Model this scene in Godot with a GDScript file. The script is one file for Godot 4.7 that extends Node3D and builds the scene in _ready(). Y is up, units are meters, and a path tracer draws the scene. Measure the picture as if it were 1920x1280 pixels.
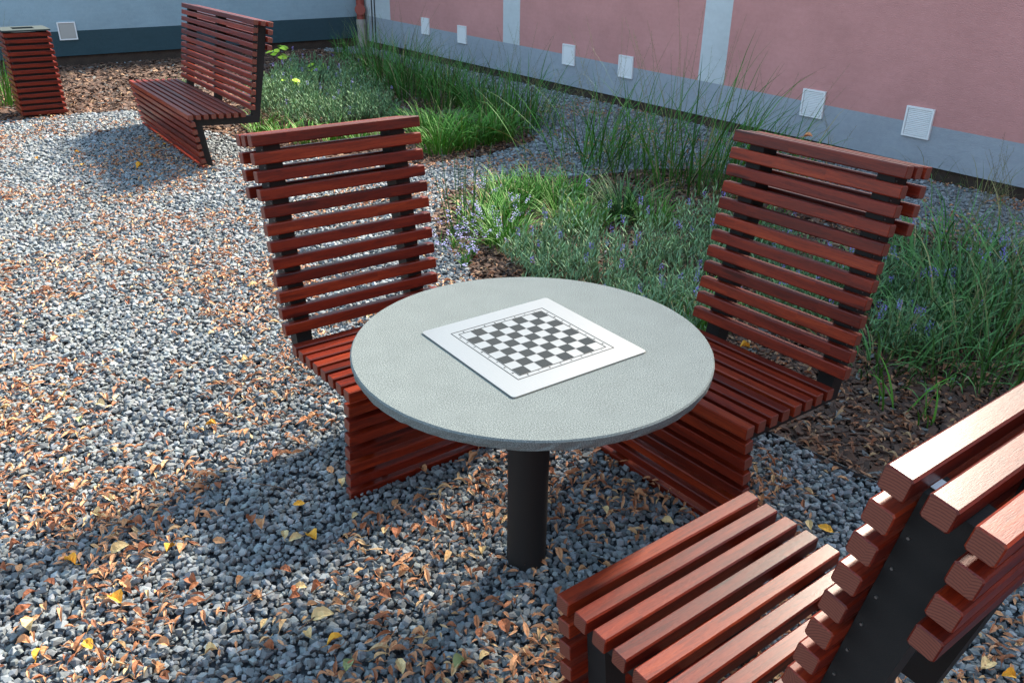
extends Node3D

# ------------------------------------------------------------------ camera numbers
const CAM_H := 1.734
const PITCH := 0.4561
const ROLL := 0.0146
const FOCAL := 1529.5653          # in pixels of the 1920 x 1280 photograph
const CORNER := Vector3(-2.763, 0, -15.63)      # where the two courtyard walls meet
const PINK_DIR := Vector3(0.57525, 0, 0.81798)
const PINK_OUT := Vector3(-0.81798, 0, 0.57525)
const BLUE_DIR := Vector3(-0.77633, 0, 0.63033)
const BLUE_OUT := Vector3(0.63033, 0, 0.77633)

var rng := RandomNumberGenerator.new()
var M := {}
var taken := {}
var bed_near := PackedVector2Array()
var bed_far := PackedVector2Array()

# ------------------------------------------------------------------ mesh builder
class MB:
	var v := PackedVector3Array()
	var n := PackedVector3Array()
	var uv := PackedVector2Array()
	var c := PackedColorArray()
	func tri(a: Vector3, b: Vector3, d: Vector3, out: Vector3, col := Color.WHITE, ua := Vector2.ZERO, ub := Vector2.ZERO, ud := Vector2.ZERO) -> void:
		var nn := (a - d).cross(a - b)
		if nn.length_squared() < 1e-18:
			return
		nn = nn.normalized()
		if nn.dot(out) < 0.0:
			var t := b
			b = d
			d = t
			var tu := ub
			ub = ud
			ud = tu
			nn = -nn
		v.append(a); v.append(b); v.append(d)
		n.append(nn); n.append(nn); n.append(nn)
		uv.append(ua); uv.append(ub); uv.append(ud)
		c.append(col); c.append(col); c.append(col)
	func quad(a: Vector3, b: Vector3, d: Vector3, e: Vector3, out: Vector3, col := Color.WHITE, ua := Vector2.ZERO, ub := Vector2.ZERO, ud := Vector2.ZERO, ue := Vector2.ZERO) -> void:
		tri(a, b, d, out, col, ua, ub, ud)
		tri(a, d, e, out, col, ua, ud, ue)
	func hexa(p: Array, col := Color.WHITE) -> void:      # 8 corners: 0-3 one face, 4-7 the opposite
		var m := Vector3.ZERO
		for q in p:
			m += q
		m /= 8.0
		for f in [[0, 1, 2, 3], [4, 5, 6, 7], [0, 1, 5, 4], [1, 2, 6, 5], [2, 3, 7, 6], [3, 0, 4, 7]]:
			var fc: Vector3 = (p[f[0]] + p[f[1]] + p[f[2]] + p[f[3]]) / 4.0
			quad(p[f[0]], p[f[1]], p[f[2]], p[f[3]], fc - m, col)
	func box(lo: Vector3, hi: Vector3, col := Color.WHITE) -> void:
		hexa([Vector3(lo.x, lo.y, lo.z), Vector3(hi.x, lo.y, lo.z), Vector3(hi.x, hi.y, lo.z), Vector3(lo.x, hi.y, lo.z),
			Vector3(lo.x, lo.y, hi.z), Vector3(hi.x, lo.y, hi.z), Vector3(hi.x, hi.y, hi.z), Vector3(lo.x, hi.y, hi.z)], col)
	func strip_pt(a: Vector3, b: Vector3, d: Vector3, e: Vector3, n1: Vector3, n2: Vector3, col: Color) -> void:
		# one smooth-shaded quad of a blade: a,b at the start, d,e at the end
		var g := (a - e).cross(a - b) + (b - e).cross(b - d)
		if g.dot(n1 + n2) < 0.0:
			n1 = -n1
			n2 = -n2
		v.append(a); v.append(b); v.append(e)
		v.append(b); v.append(d); v.append(e)
		n.append(n1); n.append(n1); n.append(n2)
		n.append(n1); n.append(n2); n.append(n2)
		for i in 6:
			uv.append(Vector2.ZERO)
			c.append(col)
	func tube(pts: Array, radii: Array, sides: int, col := Color.WHITE, cap := true) -> void:
		var rings := []
		for i in pts.size():
			var d: Vector3
			if i == 0:
				d = pts[1] - pts[0]
			elif i == pts.size() - 1:
				d = pts[i] - pts[i - 1]
			else:
				d = pts[i + 1] - pts[i - 1]
			d = d.normalized()
			var ref := Vector3(1, 0, 0) if absf(d.x) < 0.8 else Vector3(0, 0, 1)
			var s := d.cross(ref).normalized()
			var t := d.cross(s).normalized()
			var ring := []
			for k in sides:
				var a := TAU * k / sides
				ring.append(pts[i] + (s * cos(a) + t * sin(a)) * float(radii[i]))
			rings.append(ring)
		for i in pts.size() - 1:
			for k in sides:
				var k2 := (k + 1) % sides
				var na: Vector3 = (rings[i][k] - pts[i]).normalized()
				var nb: Vector3 = (rings[i][k2] - pts[i]).normalized()
				_sq(rings[i][k], rings[i][k2], rings[i + 1][k2], rings[i + 1][k], na, nb, col)
		if cap:
			for e in [0, pts.size() - 1]:
				var out: Vector3 = (pts[0] - pts[1]) if e == 0 else (pts[e] - pts[e - 1])
				for k in sides:
					tri(pts[e], rings[e][k], rings[e][(k + 1) % sides], out, col)
	func _sq(a: Vector3, b: Vector3, d: Vector3, e: Vector3, na: Vector3, nb: Vector3, col: Color) -> void:
		var nn := (a - d).cross(a - b)
		var order := [a, b, d, a, d, e]
		var nos := [na, nb, nb, na, nb, na]
		if nn.dot(na + nb) < 0.0:
			order = [a, d, b, a, e, d]
			nos = [na, nb, nb, na, na, nb]
		for i in 6:
			v.append(order[i]); n.append(nos[i]); uv.append(Vector2.ZERO); c.append(col)
	func into(mesh: ArrayMesh, mat: Material) -> void:
		if v.is_empty():
			return
		var a := []
		a.resize(Mesh.ARRAY_MAX)
		a[Mesh.ARRAY_VERTEX] = v
		a[Mesh.ARRAY_NORMAL] = n
		a[Mesh.ARRAY_TEX_UV] = uv
		a[Mesh.ARRAY_COLOR] = c
		mesh.add_surface_from_arrays(Mesh.PRIMITIVE_TRIANGLES, a)
		mesh.surface_set_material(mesh.get_surface_count() - 1, mat)
	func mesh(mat: Material) -> ArrayMesh:
		var m := ArrayMesh.new()
		into(m, mat)
		return m

# ------------------------------------------------------------------ scene helpers
func numbered(called: String) -> String:
	if not taken.has(called):
		taken[called] = 0
		return called
	taken[called] += 1
	return "%s_%03d" % [called, taken[called]]

func tag(o: Node, label: String, category: String, group := "", kind := "") -> Node:
	if label != "": o.set_meta("label", label)
	if category != "": o.set_meta("category", category)
	if group != "": o.set_meta("group", group)
	if kind != "": o.set_meta("kind", kind)
	return o

func thing(called: String, label: String, category: String, at := Vector3.ZERO, turn := 0.0, group := "") -> Node3D:
	var o := Node3D.new()
	o.name = numbered(called)
	add_child(o)
	o.position = at
	o.rotation.y = turn
	tag(o, label, category, group)
	return o

func part(called: String, mesh: Mesh, parent: Node, xf := Transform3D()) -> MeshInstance3D:
	var o := MeshInstance3D.new()
	o.mesh = mesh
	o.name = numbered(called) if parent == self else called
	parent.add_child(o, true)
	o.transform = xf
	return o

func ray_dir(px: float, py: float) -> Vector3:
	var X := (px - 960.0) / FOCAL
	var Y := -(py - 640.0) / FOCAL
	var x2 := cos(ROLL) * X - sin(ROLL) * Y
	var y2 := sin(ROLL) * X + cos(ROLL) * Y
	return Vector3(x2, 0, 0) + y2 * Vector3(0, cos(PITCH), -sin(PITCH)) + Vector3(0, -sin(PITCH), -cos(PITCH))

func gp(px: float, py: float, h := 0.0) -> Vector3:     # the point of height h that the photograph shows at a pixel
	var d := ray_dir(px, py)
	return Vector3(0, CAM_H, 0) + d * ((h - CAM_H) / d.y)

func R(a: float, b: float) -> float:
	return rng.randf_range(a, b)

# ------------------------------------------------------------------ textures
func noise(freq: float, seed_: int, type := FastNoiseLite.TYPE_SIMPLEX_SMOOTH, oct := 4) -> FastNoiseLite:
	var f := FastNoiseLite.new()
	f.noise_type = type
	f.seed = seed_
	f.frequency = freq
	f.fractal_octaves = oct
	return f

func tex_from(img: Image) -> ImageTexture:
	img.generate_mipmaps()
	return ImageTexture.create_from_image(img)

func gray_field(w: int, h: int, freq: float, seed_: int, type := FastNoiseLite.TYPE_SIMPLEX_SMOOTH, oct := 4) -> PackedByteArray:
	var im := noise(freq, seed_, type, oct).get_seamless_image(w, h, false, false, 0.15)
	im.convert(Image.FORMAT_L8)
	return im.get_data()

func ramp_tex(w: int, h: int, fields: Array, weights: Array, lo: Color, hi: Color, power := 1.0) -> ImageTexture:
	# mixes several noise fields and runs them between two sRGB colours
	var data := PackedByteArray()
	data.resize(w * h * 3)
	var lut := []
	for i in 256:
		lut.append(lo.lerp(hi, pow(i / 255.0, power)))
	for i in w * h:
		var s := 0.0
		for k in fields.size():
			s += float(fields[k][i]) * weights[k]
		var q: Color = lut[clampi(int(s), 0, 255)]
		data[i * 3] = int(q.r * 255.0)
		data[i * 3 + 1] = int(q.g * 255.0)
		data[i * 3 + 2] = int(q.b * 255.0)
	return tex_from(Image.create_from_data(w, h, false, Image.FORMAT_RGB8, data))

func normal_tex(w: int, h: int, freq: float, seed_: int, strength: float, type := FastNoiseLite.TYPE_SIMPLEX_SMOOTH, oct := 4) -> ImageTexture:
	var im := noise(freq, seed_, type, oct).get_seamless_image(w, h, false, false, 0.15)
	im.convert(Image.FORMAT_RGBA8)
	im.bump_map_to_normal_map(strength)
	return tex_from(im)

func mat(called: String, col: Color, rough := 0.8, metal := 0.0) -> StandardMaterial3D:
	var m := StandardMaterial3D.new()
	m.albedo_color = col
	m.roughness = rough
	m.metallic = metal
	m.resource_name = called
	M[called] = m
	return m

func lin(r: float, g: float, b: float) -> Color:
	return Color(r, g, b).linear_to_srgb()

func triplanar(m: StandardMaterial3D, scale: float, world := true) -> void:
	m.uv1_triplanar = true
	m.uv1_world_triplanar = world
	m.uv1_scale = Vector3(scale, scale, scale)

func make_wood() -> void:
	# long grain along u, growth bands across v, a few knots that bend the bands
	var w := 1024
	var h := 512
	var fine := noise(0.5, 11, FastNoiseLite.TYPE_SIMPLEX_SMOOTH, 3).get_image(w / 8, h, false, false, false)
	fine.convert(Image.FORMAT_L8)
	fine.resize(w, h, Image.INTERPOLATE_CUBIC)
	var bend := noise(0.02, 12, FastNoiseLite.TYPE_SIMPLEX_SMOOTH, 3).get_image(w / 8, h, false, false, false)
	bend.convert(Image.FORMAT_L8)
	bend.resize(w, h, Image.INTERPOLATE_CUBIC)
	var fd := fine.get_data()
	var bd := bend.get_data()
	var knots := [Vector3(180, 90, 20), Vector3(700, 330, 26), Vector3(430, 430, 15), Vector3(930, 180, 17)]
	var data := PackedByteArray()
	data.resize(w * h * 3)
	var hgt := PackedByteArray()
	hgt.resize(w * h)
	var lut := []
	var dark := Color(0.235, 0.055, 0.024)
	var mid := Color(0.445, 0.13, 0.048)
	var light := Color(0.60, 0.255, 0.105)
	for i in 256:
		var t := i / 255.0
		lut.append(dark.lerp(mid, t * 2.0) if t < 0.5 else mid.lerp(light, t * 2.0 - 1.0))
	for y in h:
		for x in w:
			var i := y * w + x
			var b := float(bd[i]) / 255.0
			var f := float(fd[i]) / 255.0
			var push := 0.0
			var core := 0.0
			for k in knots:
				var dx: float = (x - k.x) / 3.4
				var dy: float = y - k.y
				var r2: float = (dx * dx + dy * dy) / (k.z * k.z)
				if r2 < 9.0:
					push += k.z * signf(dy) * exp(-r2 * 0.8) * 0.9
					if r2 < 0.5:
						core += 1.0 - r2 * 2.0
			var band := 0.5 + 0.5 * sin((y + push) * 0.16 + b * 26.0)
			band = pow(band, 1.8)
			var s := 0.50 + (b - 0.5) * 0.55 + (f - 0.5) * 0.42 - band * 0.16 - core * 0.35
			var q: Color = lut[clampi(int(s * 255.0), 0, 255)]
			data[i * 3] = int(q.r * 255.0)
			data[i * 3 + 1] = int(q.g * 255.0)
			data[i * 3 + 2] = int(q.b * 255.0)
			hgt[i] = clampi(int((0.5 + (f - 0.5) * 1.0 - band * 0.12) * 255.0), 0, 255)
	var wt := tex_from(Image.create_from_data(w, h, false, Image.FORMAT_RGB8, data))
	var him := Image.create_from_data(w, h, false, Image.FORMAT_L8, hgt)
	him.convert(Image.FORMAT_RGBA8)
	him.bump_map_to_normal_map(3.0)
	var wn := tex_from(him)
	var tints := [Color(1, 0.98, 0.95), Color(0.82, 0.76, 0.74), Color(1.1, 1.16, 1.12), Color(0.94, 0.9, 0.95)]
	for k in 4:
		var m := mat("wood_%d" % k, tints[k], 0.5)
		m.metallic_specular = 0.28
		m.albedo_texture = wt
		m.normal_enabled = true
		m.normal_texture = wn
		m.normal_scale = 0.2
		m.clearcoat_enabled = true
		m.clearcoat = 0.3
		m.clearcoat_roughness = 0.26
	# end grain
	var e := 256
	var ed := PackedByteArray()
	ed.resize(e * e * 3)
	var en := noise(0.03, 21).get_image(e, e, false, false, false)
	en.convert(Image.FORMAT_L8)
	var eb := en.get_data()
	for y in e:
		for x in e:
			var i := y * e + x
			var r := Vector2(x - 60.0, y + 90.0).length() + float(eb[i]) * 0.02
			var t := pow(0.5 + 0.5 * sin(r * 0.48 + float(eb[(i * 7) % (e * e)]) * 0.004), 2.0)
			var q := Color(0.46, 0.25, 0.185).lerp(Color(0.34, 0.155, 0.115), t)
			ed[i * 3] = int(q.r * 255.0)
			ed[i * 3 + 1] = int(q.g * 255.0)
			ed[i * 3 + 2] = int(q.b * 255.0)
	var em := mat("wood_end", Color.WHITE, 0.6)
	em.albedo_texture = tex_from(Image.create_from_data(e, e, false, Image.FORMAT_RGB8, ed))

func make_materials() -> void:
	make_wood()
	# render on the walls: a grainy trowelled coat
	var stucco_n := normal_tex(512, 512, 0.055, 31, 5.0, FastNoiseLite.TYPE_SIMPLEX_SMOOTH, 4)
	var blot := gray_field(512, 512, 0.012, 32)
	var speck := gray_field(512, 512, 0.16, 33)
	var grime := ramp_tex(512, 512, [gray_field(512, 512, 0.010, 37, FastNoiseLite.TYPE_SIMPLEX_SMOOTH, 5), gray_field(512, 512, 0.05, 38)], [0.7, 0.3], Color(0.88, 0.875, 0.87), Color(1, 1, 1))
	for a in [["stucco_pink", Color(0.745, 0.53, 0.515), Color(0.80, 0.585, 0.57)], ["stucco_white", Color(0.73, 0.775, 0.795), Color(0.80, 0.84, 0.855)], ["stucco_grey", Color(0.57, 0.61, 0.655), Color(0.65, 0.69, 0.725)],
			["stucco_blue", Color(0.54, 0.645, 0.70), Color(0.61, 0.71, 0.755)], ["stucco_slate", Color(0.165, 0.27, 0.305), Color(0.215, 0.32, 0.355)]]:
		var m := mat(a[0], Color.WHITE, 0.95)
		m.albedo_texture = ramp_tex(512, 512, [blot, speck], [0.6, 0.4], a[1], a[2])
		m.normal_enabled = true
		m.normal_texture = stucco_n
		m.normal_scale = 1.0
		triplanar(m, 2.9)
		m.detail_enabled = true
		m.detail_blend_mode = BaseMaterial3D.BLEND_MODE_MUL
		m.detail_uv_layer = BaseMaterial3D.DETAIL_UV_2
		m.detail_albedo = grime
		m.uv2_triplanar = true
		m.uv2_world_triplanar = true
		m.uv2_scale = Vector3(0.31, 0.31, 0.31)
	var fm := mat("foundation", Color.WHITE, 0.95)
	fm.albedo_texture = ramp_tex(256, 256, [gray_field(256, 256, 0.03, 35), gray_field(256, 256, 0.2, 36)], [0.5, 0.5], Color(0.14, 0.11, 0.095), Color(0.33, 0.28, 0.24))
	triplanar(fm, 0.8)
	# concrete table top
	var cm := mat("concrete", Color.WHITE, 0.8)
	cm.albedo_texture = ramp_tex(1024, 1024, [gray_field(1024, 1024, 0.17, 41, FastNoiseLite.TYPE_SIMPLEX_SMOOTH, 3), gray_field(1024, 1024, 0.06, 42), gray_field(1024, 1024, 0.006, 43)], [0.90, 0.04, 0.06], Color(0.15, 0.168, 0.165), Color(0.62, 0.655, 0.645))
	cm.normal_enabled = true
	cm.normal_texture = normal_tex(512, 512, 0.25, 44, 4.0)
	cm.normal_scale = 0.1
	triplanar(cm, 1.5, false)
	# gravel, stones and the sheet under them
	var sm := mat("stone", Color.WHITE, 0.85)
	sm.albedo_texture = ramp_tex(256, 256, [gray_field(256, 256, 0.3, 51, FastNoiseLite.TYPE_SIMPLEX_SMOOTH, 2), gray_field(256, 256, 0.07, 52)], [0.6, 0.4], Color(0.42, 0.43, 0.45), Color(1, 1, 1))
	sm.vertex_color_use_as_albedo = true
	triplanar(sm, 18.0, false)
	var gm := mat("gravel_bed", Color.WHITE, 0.95)
	gm.albedo_texture = ramp_tex(1024, 1024, [gray_field(1024, 1024, 0.05, 53, FastNoiseLite.TYPE_CELLULAR, 2), gray_field(1024, 1024, 0.2, 54)], [0.6, 0.4], Color(0.13, 0.14, 0.16), Color(0.36, 0.38, 0.41))
	gm.normal_enabled = true
	gm.normal_texture = normal_tex(1024, 1024, 0.05, 53, 8.0, FastNoiseLite.TYPE_CELLULAR, 2)
	triplanar(gm, 1.1)
	var bm := mat("mulch_soil", Color.WHITE, 0.97)
	bm.albedo_texture = ramp_tex(512, 512, [gray_field(512, 512, 0.08, 55), gray_field(512, 512, 0.3, 56)], [0.55, 0.45], Color(0.08, 0.05, 0.035), Color(0.25, 0.165, 0.115))
	bm.normal_enabled = true
	bm.normal_texture = normal_tex(512, 512, 0.1, 57, 10.0)
	triplanar(bm, 1.7)
	var ch := mat("bark", Color.WHITE, 0.9)
	ch.vertex_color_use_as_albedo = true
	var lf := mat("dry_leaf", Color.WHITE, 0.7)
	lf.vertex_color_use_as_albedo = true
	lf.cull_mode = BaseMaterial3D.CULL_DISABLED
	lf.backlight_enabled = true
	lf.backlight = Color(0.16, 0.09, 0.04)
	var gr := mat("blade", Color.WHITE, 0.62)
	gr.metallic_specular = 0.28
	gr.vertex_color_use_as_albedo = true
	gr.cull_mode = BaseMaterial3D.CULL_DISABLED
	gr.backlight_enabled = true
	gr.backlight = Color(0.06, 0.10, 0.03)
	var pf := mat("petal", Color.WHITE, 0.8)
	pf.vertex_color_use_as_albedo = true
	pf.cull_mode = BaseMaterial3D.CULL_DISABLED
	# metals and plastics
	var st := mat("black_steel", lin(0.018, 0.0165, 0.016), 0.6)
	st.metallic_specular = 0.3
	st.normal_enabled = true
	st.normal_texture = normal_tex(256, 256, 0.3, 61, 2.0)
	st.normal_scale = 0.25
	triplanar(st, 6.0, false)
	mat("screw", lin(0.3, 0.29, 0.28), 0.45, 1.0)
	var pl := mat("plate_steel", lin(0.53, 0.475, 0.42), 0.34, 1.0)
	var brushed := noise(0.4, 62).get_image(16, 512, false, false, false)
	brushed.resize(256, 512, Image.INTERPOLATE_BILINEAR)
	brushed.convert(Image.FORMAT_RGBA8)
	brushed.bump_map_to_normal_map(2.0)
	pl.normal_enabled = true
	pl.normal_texture = tex_from(brushed)
	pl.normal_scale = 0.25
	triplanar(pl, 4.0, false)
	var pr := mat("print", Color.WHITE, 0.85)
	pr.metallic_specular = 0.25
	pr.albedo_texture = ramp_tex(256, 256, [gray_field(256, 256, 0.35, 63, FastNoiseLite.TYPE_SIMPLEX_SMOOTH, 2)], [1.0], Color(0.13, 0.14, 0.145), Color(0.30, 0.315, 0.32))
	triplanar(pr, 6.0, false)
	mat("vent_white", lin(0.70, 0.73, 0.74), 0.45)
	mat("vent_mesh", lin(0.36, 0.36, 0.34), 0.7)
	mat("edging", lin(0.035, 0.035, 0.037), 0.6)
	mat("bin_metal", lin(0.022, 0.034, 0.033), 0.85)
	mat("pipe_grey", lin(0.30, 0.28, 0.26), 0.6)
	mat("pipe_red", lin(0.26, 0.05, 0.035), 0.5)
	mat("cable", lin(0.02, 0.02, 0.022), 0.6)
	mat("sticker", lin(0.8, 0.8, 0.82), 0.3)
	var tb := mat("tree_bark", lin(0.09, 0.07, 0.055), 0.95)
	tb.normal_enabled = true
	tb.normal_texture = normal_tex(256, 256, 0.06, 64, 8.0)
	triplanar(tb, 1.0)

# ------------------------------------------------------------------ slatted furniture
const SL := 0.040
var slat_sets := {}

func slat_mesh(length: float, variant: int, w := SL, h := SL) -> ArrayMesh:
	var key := "%.3f_%d_%.3f" % [length, variant, h]
	if slat_sets.has(key):
		return slat_sets[key]
	var r2 := RandomNumberGenerator.new()
	r2.seed = 900 + variant * 7
	var c := 0.0035
	var hw := w / 2.0
	var hh := h / 2.0
	var oct := [Vector2(hw - c, hh), Vector2(hw, hh - c), Vector2(hw, -hh + c), Vector2(hw - c, -hh), Vector2(-hw + c, -hh), Vector2(-hw, -hh + c), Vector2(-hw, hh - c), Vector2(-hw + c, hh)]
	var side := MB.new()
	var ends := MB.new()
	var L := length / 2.0
	var ec := 0.002
	var u0 := r2.randf()
	var v0 := r2.randf()
	var per := 0.0
	for k in 8:
		var p: Vector2 = oct[k]
		var q: Vector2 = oct[(k + 1) % 8]
		var d := p.distance_to(q)
		var va := v0 + per / 0.30
		var vb := v0 + (per + d) / 0.30
		var out := Vector3(0, (p + q).y, (p + q).x)
		var A := Vector3(-L + ec, p.y, p.x)
		var B := Vector3(L - ec, p.y, p.x)
		var C := Vector3(L - ec, q.y, q.x)
		var D := Vector3(-L + ec, q.y, q.x)
		side.quad(A, B, C, D, out, Color.WHITE, Vector2(u0, va), Vector2(u0 + length * 0.9, va), Vector2(u0 + length * 0.9, vb), Vector2(u0, vb))
		for s in [-1.0, 1.0]:
			var f := 1.0 - ec / hw
			var a1 := Vector3(s * (L - ec), p.y, p.x)
			var a2 := Vector3(s * (L - ec), q.y, q.x)
			var b1 := Vector3(s * L, p.y * f, p.x * f)
			var b2 := Vector3(s * L, q.y * f, q.x * f)
			side.quad(a1, a2, b2, b1, out.normalized() + Vector3(s, 0, 0), Color.WHITE, Vector2(u0, va), Vector2(u0, vb), Vector2(u0 + 0.003, vb), Vector2(u0 + 0.003, va))
			var eo := Vector2(r2.randf(), r2.randf()) * 0.0 + Vector2(variant * 0.37, variant * 0.61)
			var es := 11.0
			ends.tri(Vector3(s * L, 0, 0), b1, b2, Vector3(s, 0, 0), Color.WHITE, eo, eo + Vector2(b1.z, b1.y) * es, eo + Vector2(b2.z, b2.y) * es)
		per += d
	var m := ArrayMesh.new()
	side.into(m, M["wood_%d" % (variant % 4)])
	ends.into(m, M["wood_end"])
	slat_sets[key] = m
	return m

var slat_count := 0
func put_slat(called: String, parent: Node, length: float, centre: Vector2, up: Vector2, shift := 0.0) -> void:
	# centre and up are (forward, height) in the thing's own frame
	slat_count += 1
	var y := Vector3(0, up.y, up.x)
	var x := Vector3(1, 0, 0)
	var b := Basis(x, y, x.cross(y))
	if slat_count % 3 == 0:
		b = Basis(-x, y, -(x.cross(y)))
	part(called, slat_mesh(length, (slat_count * 5) % 12), parent, Transform3D(b, Vector3(shift, centre.y, centre.x)))

func cross_pt(p: Vector2, d: Vector2, q: Vector2, e: Vector2) -> Vector2:
	return Geometry2D.line_intersects_line(p, d, q, e)

const HS := 0.441
const PITCH_S := 0.061
func seat_frame_poly() -> PackedVector2Array:
	var dn := Vector2(-0.12, -0.9928)
	var lin_ := Vector2(-0.9928, 0.12)
	var sd := Vector2(-0.99925, -0.03867)
	var sdn := Vector2(0.03867, -0.99925)
	var u := Vector2(-0.165, 0.9863)
	var bin_ := Vector2(-0.9863, -0.165)
	var f := Vector2(0, HS)
	var hb := Vector2(-0.6192, 1.0997)
	var g := 0.0405
	var lf := f + lin_ * g
	var lb := f + lin_ * 0.10
	var st := f + sdn * g
	var sb := f + sdn * 0.10
	var bf := hb + bin_ * g
	var p4 := hb + bin_ * 0.1215 - u * 0.0005
	var bb := cross_pt(hb + bin_ * 0.10, u, sb, sd)
	var p := PackedVector2Array()
	p.append(cross_pt(lf, dn, Vector2(0, -0.12), Vector2(1, 0)))
	p.append(cross_pt(lf, dn, st, sd))
	p.append(cross_pt(st, sd, bf, u))
	p.append(bf - u * 0.0005)
	p.append(p4)
	p.append(p4 - u * 0.19)
	p.append(bb)
	p.append(cross_pt(sb, sd, lb, dn))
	p.append(cross_pt(lb, dn, Vector2(0, -0.12), Vector2(1, 0)))
	return p

func frame_mesh(poly: PackedVector2Array, thick: float) -> ArrayMesh:
	var mb := MB.new()
	var t := Geometry2D.triangulate_polygon(poly)
	for s in [-1.0, 1.0]:
		for i in t.size() / 3:
			var q := []
			for k in 3:
				var p: Vector2 = poly[t[i * 3 + k]]
				q.append(Vector3(s * thick / 2.0, p.y, p.x))
			mb.tri(q[0], q[1], q[2], Vector3(s, 0, 0))
	var area := 0.0
	for i in poly.size():
		area += poly[i].cross(poly[(i + 1) % poly.size()])
	for i in poly.size():
		var p: Vector2 = poly[i]
		var q: Vector2 = poly[(i + 1) % poly.size()]
		var o := (q - p).orthogonal() * (-signf(area)) * -1.0
		mb.quad(Vector3(-thick / 2, p.y, p.x), Vector3(thick / 2, p.y, p.x), Vector3(thick / 2, q.y, q.x), Vector3(-thick / 2, q.y, q.x), Vector3(0, o.y, o.x))
	return mb.mesh(M.black_steel)

func slatted_seat(called: String, label: String, category: String, at: Vector3, turn: float, width: float, supports: Array, group := "") -> Node3D:
	var t := thing(called, label, category, at, turn, group)
	var u := Vector2(-0.165, 0.9863)
	var bin_ := Vector2(-0.9863, -0.165)
	var hb := Vector2(-0.6192, 1.0997)
	var sd := Vector2(-0.99925, -0.03867)
	var sn := Vector2(-0.03867, 0.99925)
	var dn := Vector2(-0.12, -0.9928)
	var li := Vector2(-0.9928, 0.12)
	var fp := seat_frame_poly()
	var fmesh := frame_mesh(fp, 0.06)
	var sc := MB.new()
	sc.tube([Vector3(-0.0015, 0, 0), Vector3(0.0015, 0, 0)], [0.0030, 0.0024], 8)
	var screw := sc.mesh(M.screw)
	for x in supports:
		var fr := part("steel_frame", fmesh, t, Transform3D(Basis(), Vector3(x, 0, 0)))
		if absf(x) > width * 0.3:
			var s := signf(x)
			for k in range(1, 12):
				var p := hb - u * (PITCH_S * k) + bin_ * 0.052 + u * 0.045
				part("screw", screw, fr, Transform3D(Basis(), Vector3(s * 0.031, p.y, p.x)))
	var jit := 0.0
	for k in 12:
		jit = R(-0.0015, 0.0015)
		var c := hb - u * (PITCH_S * k) + u * (SL / 2) + bin_ * (SL / 2)
		put_slat("back_slat" if k > 0 else "top_slat", t, width, c, u.rotated(R(-0.004, 0.004)), jit)
	for k in [1, 2]:
		put_slat("top_slat", t, width, hb + u * (SL / 2) + bin_ * (SL / 2 + 0.061 * k), u, R(-0.0015, 0.0015))
	for k in [1, 2, 3]:
		put_slat("rear_slat", t, width, hb - u * (PITCH_S * k) + u * (SL / 2) + bin_ * (SL / 2 + 0.122), u, R(-0.0015, 0.0015))
	for k in 8:
		var c := Vector2(0, HS) + sd * (PITCH_S * k + SL / 2) - sn * (SL / 2)
		put_slat("seat_slat", t, width, c, sn.rotated(R(-0.004, 0.004)), R(-0.0015, 0.0015))
	for k in range(1, 8):
		var c := Vector2(0, HS) + dn * (0.0605 * k + 0.001 + SL / 2) + li * (SL / 2)
		put_slat("apron_slat", t, width, c, -dn, R(-0.0015, 0.0015))
	return t

func litter_bin() -> void:
	var a := Vector3(-5.153, 0, -8.662)
	var b := Vector3(-4.808, 0, -8.923)
	var ax := (b - a).normalized()
	var side := a.distance_to(b)
	var back := Vector3(0, 1, 0).cross(ax)          # away from the camera or towards it
	if back.z > 0: back = -back
	var centre := (a + b) / 2.0 + back * side / 2.0
	var turn := atan2(-ax.z, ax.x)
	var t := thing("litter_bin", "slatted mahogany litter bin with dark metal lid beside the mulch bed", "litter bin", centre, turn)
	var body := MB.new()
	var hs := side / 2.0 - 0.032
	body.box(Vector3(-hs, -0.03, -hs), Vector3(hs, 0.83, hs))
	part("steel_body", body.mesh(M.black_steel), t)
	var n := 14
	var step := 0.0595
	for k in n:
		var y := 0.02 + step * k + 0.019
		for s in [-1.0, 1.0]:
			slat_count += 1
			part("slat", slat_mesh(side, (slat_count * 5) % 12, 0.026, 0.038), t, Transform3D(Basis(), Vector3(0, y, s * (side / 2.0 - 0.013))))
			slat_count += 1
			part("slat", slat_mesh(side - 0.054, (slat_count * 5) % 12, 0.026, 0.038), t, Transform3D(Basis(Vector3(0, 1, 0), PI / 2), Vector3(s * (side / 2.0 - 0.0135), y, 0)))
	var lid := MB.new()
	var o := side / 2.0 + 0.004
	var ow := 0.10
	var od := 0.075
	var y0 := 0.846
	var y1 := 0.861
	lid.box(Vector3(-o, y0, -o), Vector3(o, y1, -od))
	lid.box(Vector3(-o, y0, od), Vector3(o, y1, o))
	lid.box(Vector3(-o, y0, -od), Vector3(-ow, y1, od))
	lid.box(Vector3(ow, y0, -od), Vector3(o, y1, od))
	lid.box(Vector3(-ow, y1, -od - 0.006), Vector3(ow, y1 + 0.004, -od))
	part("lid", lid.mesh(M.bin_metal), t)

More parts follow.
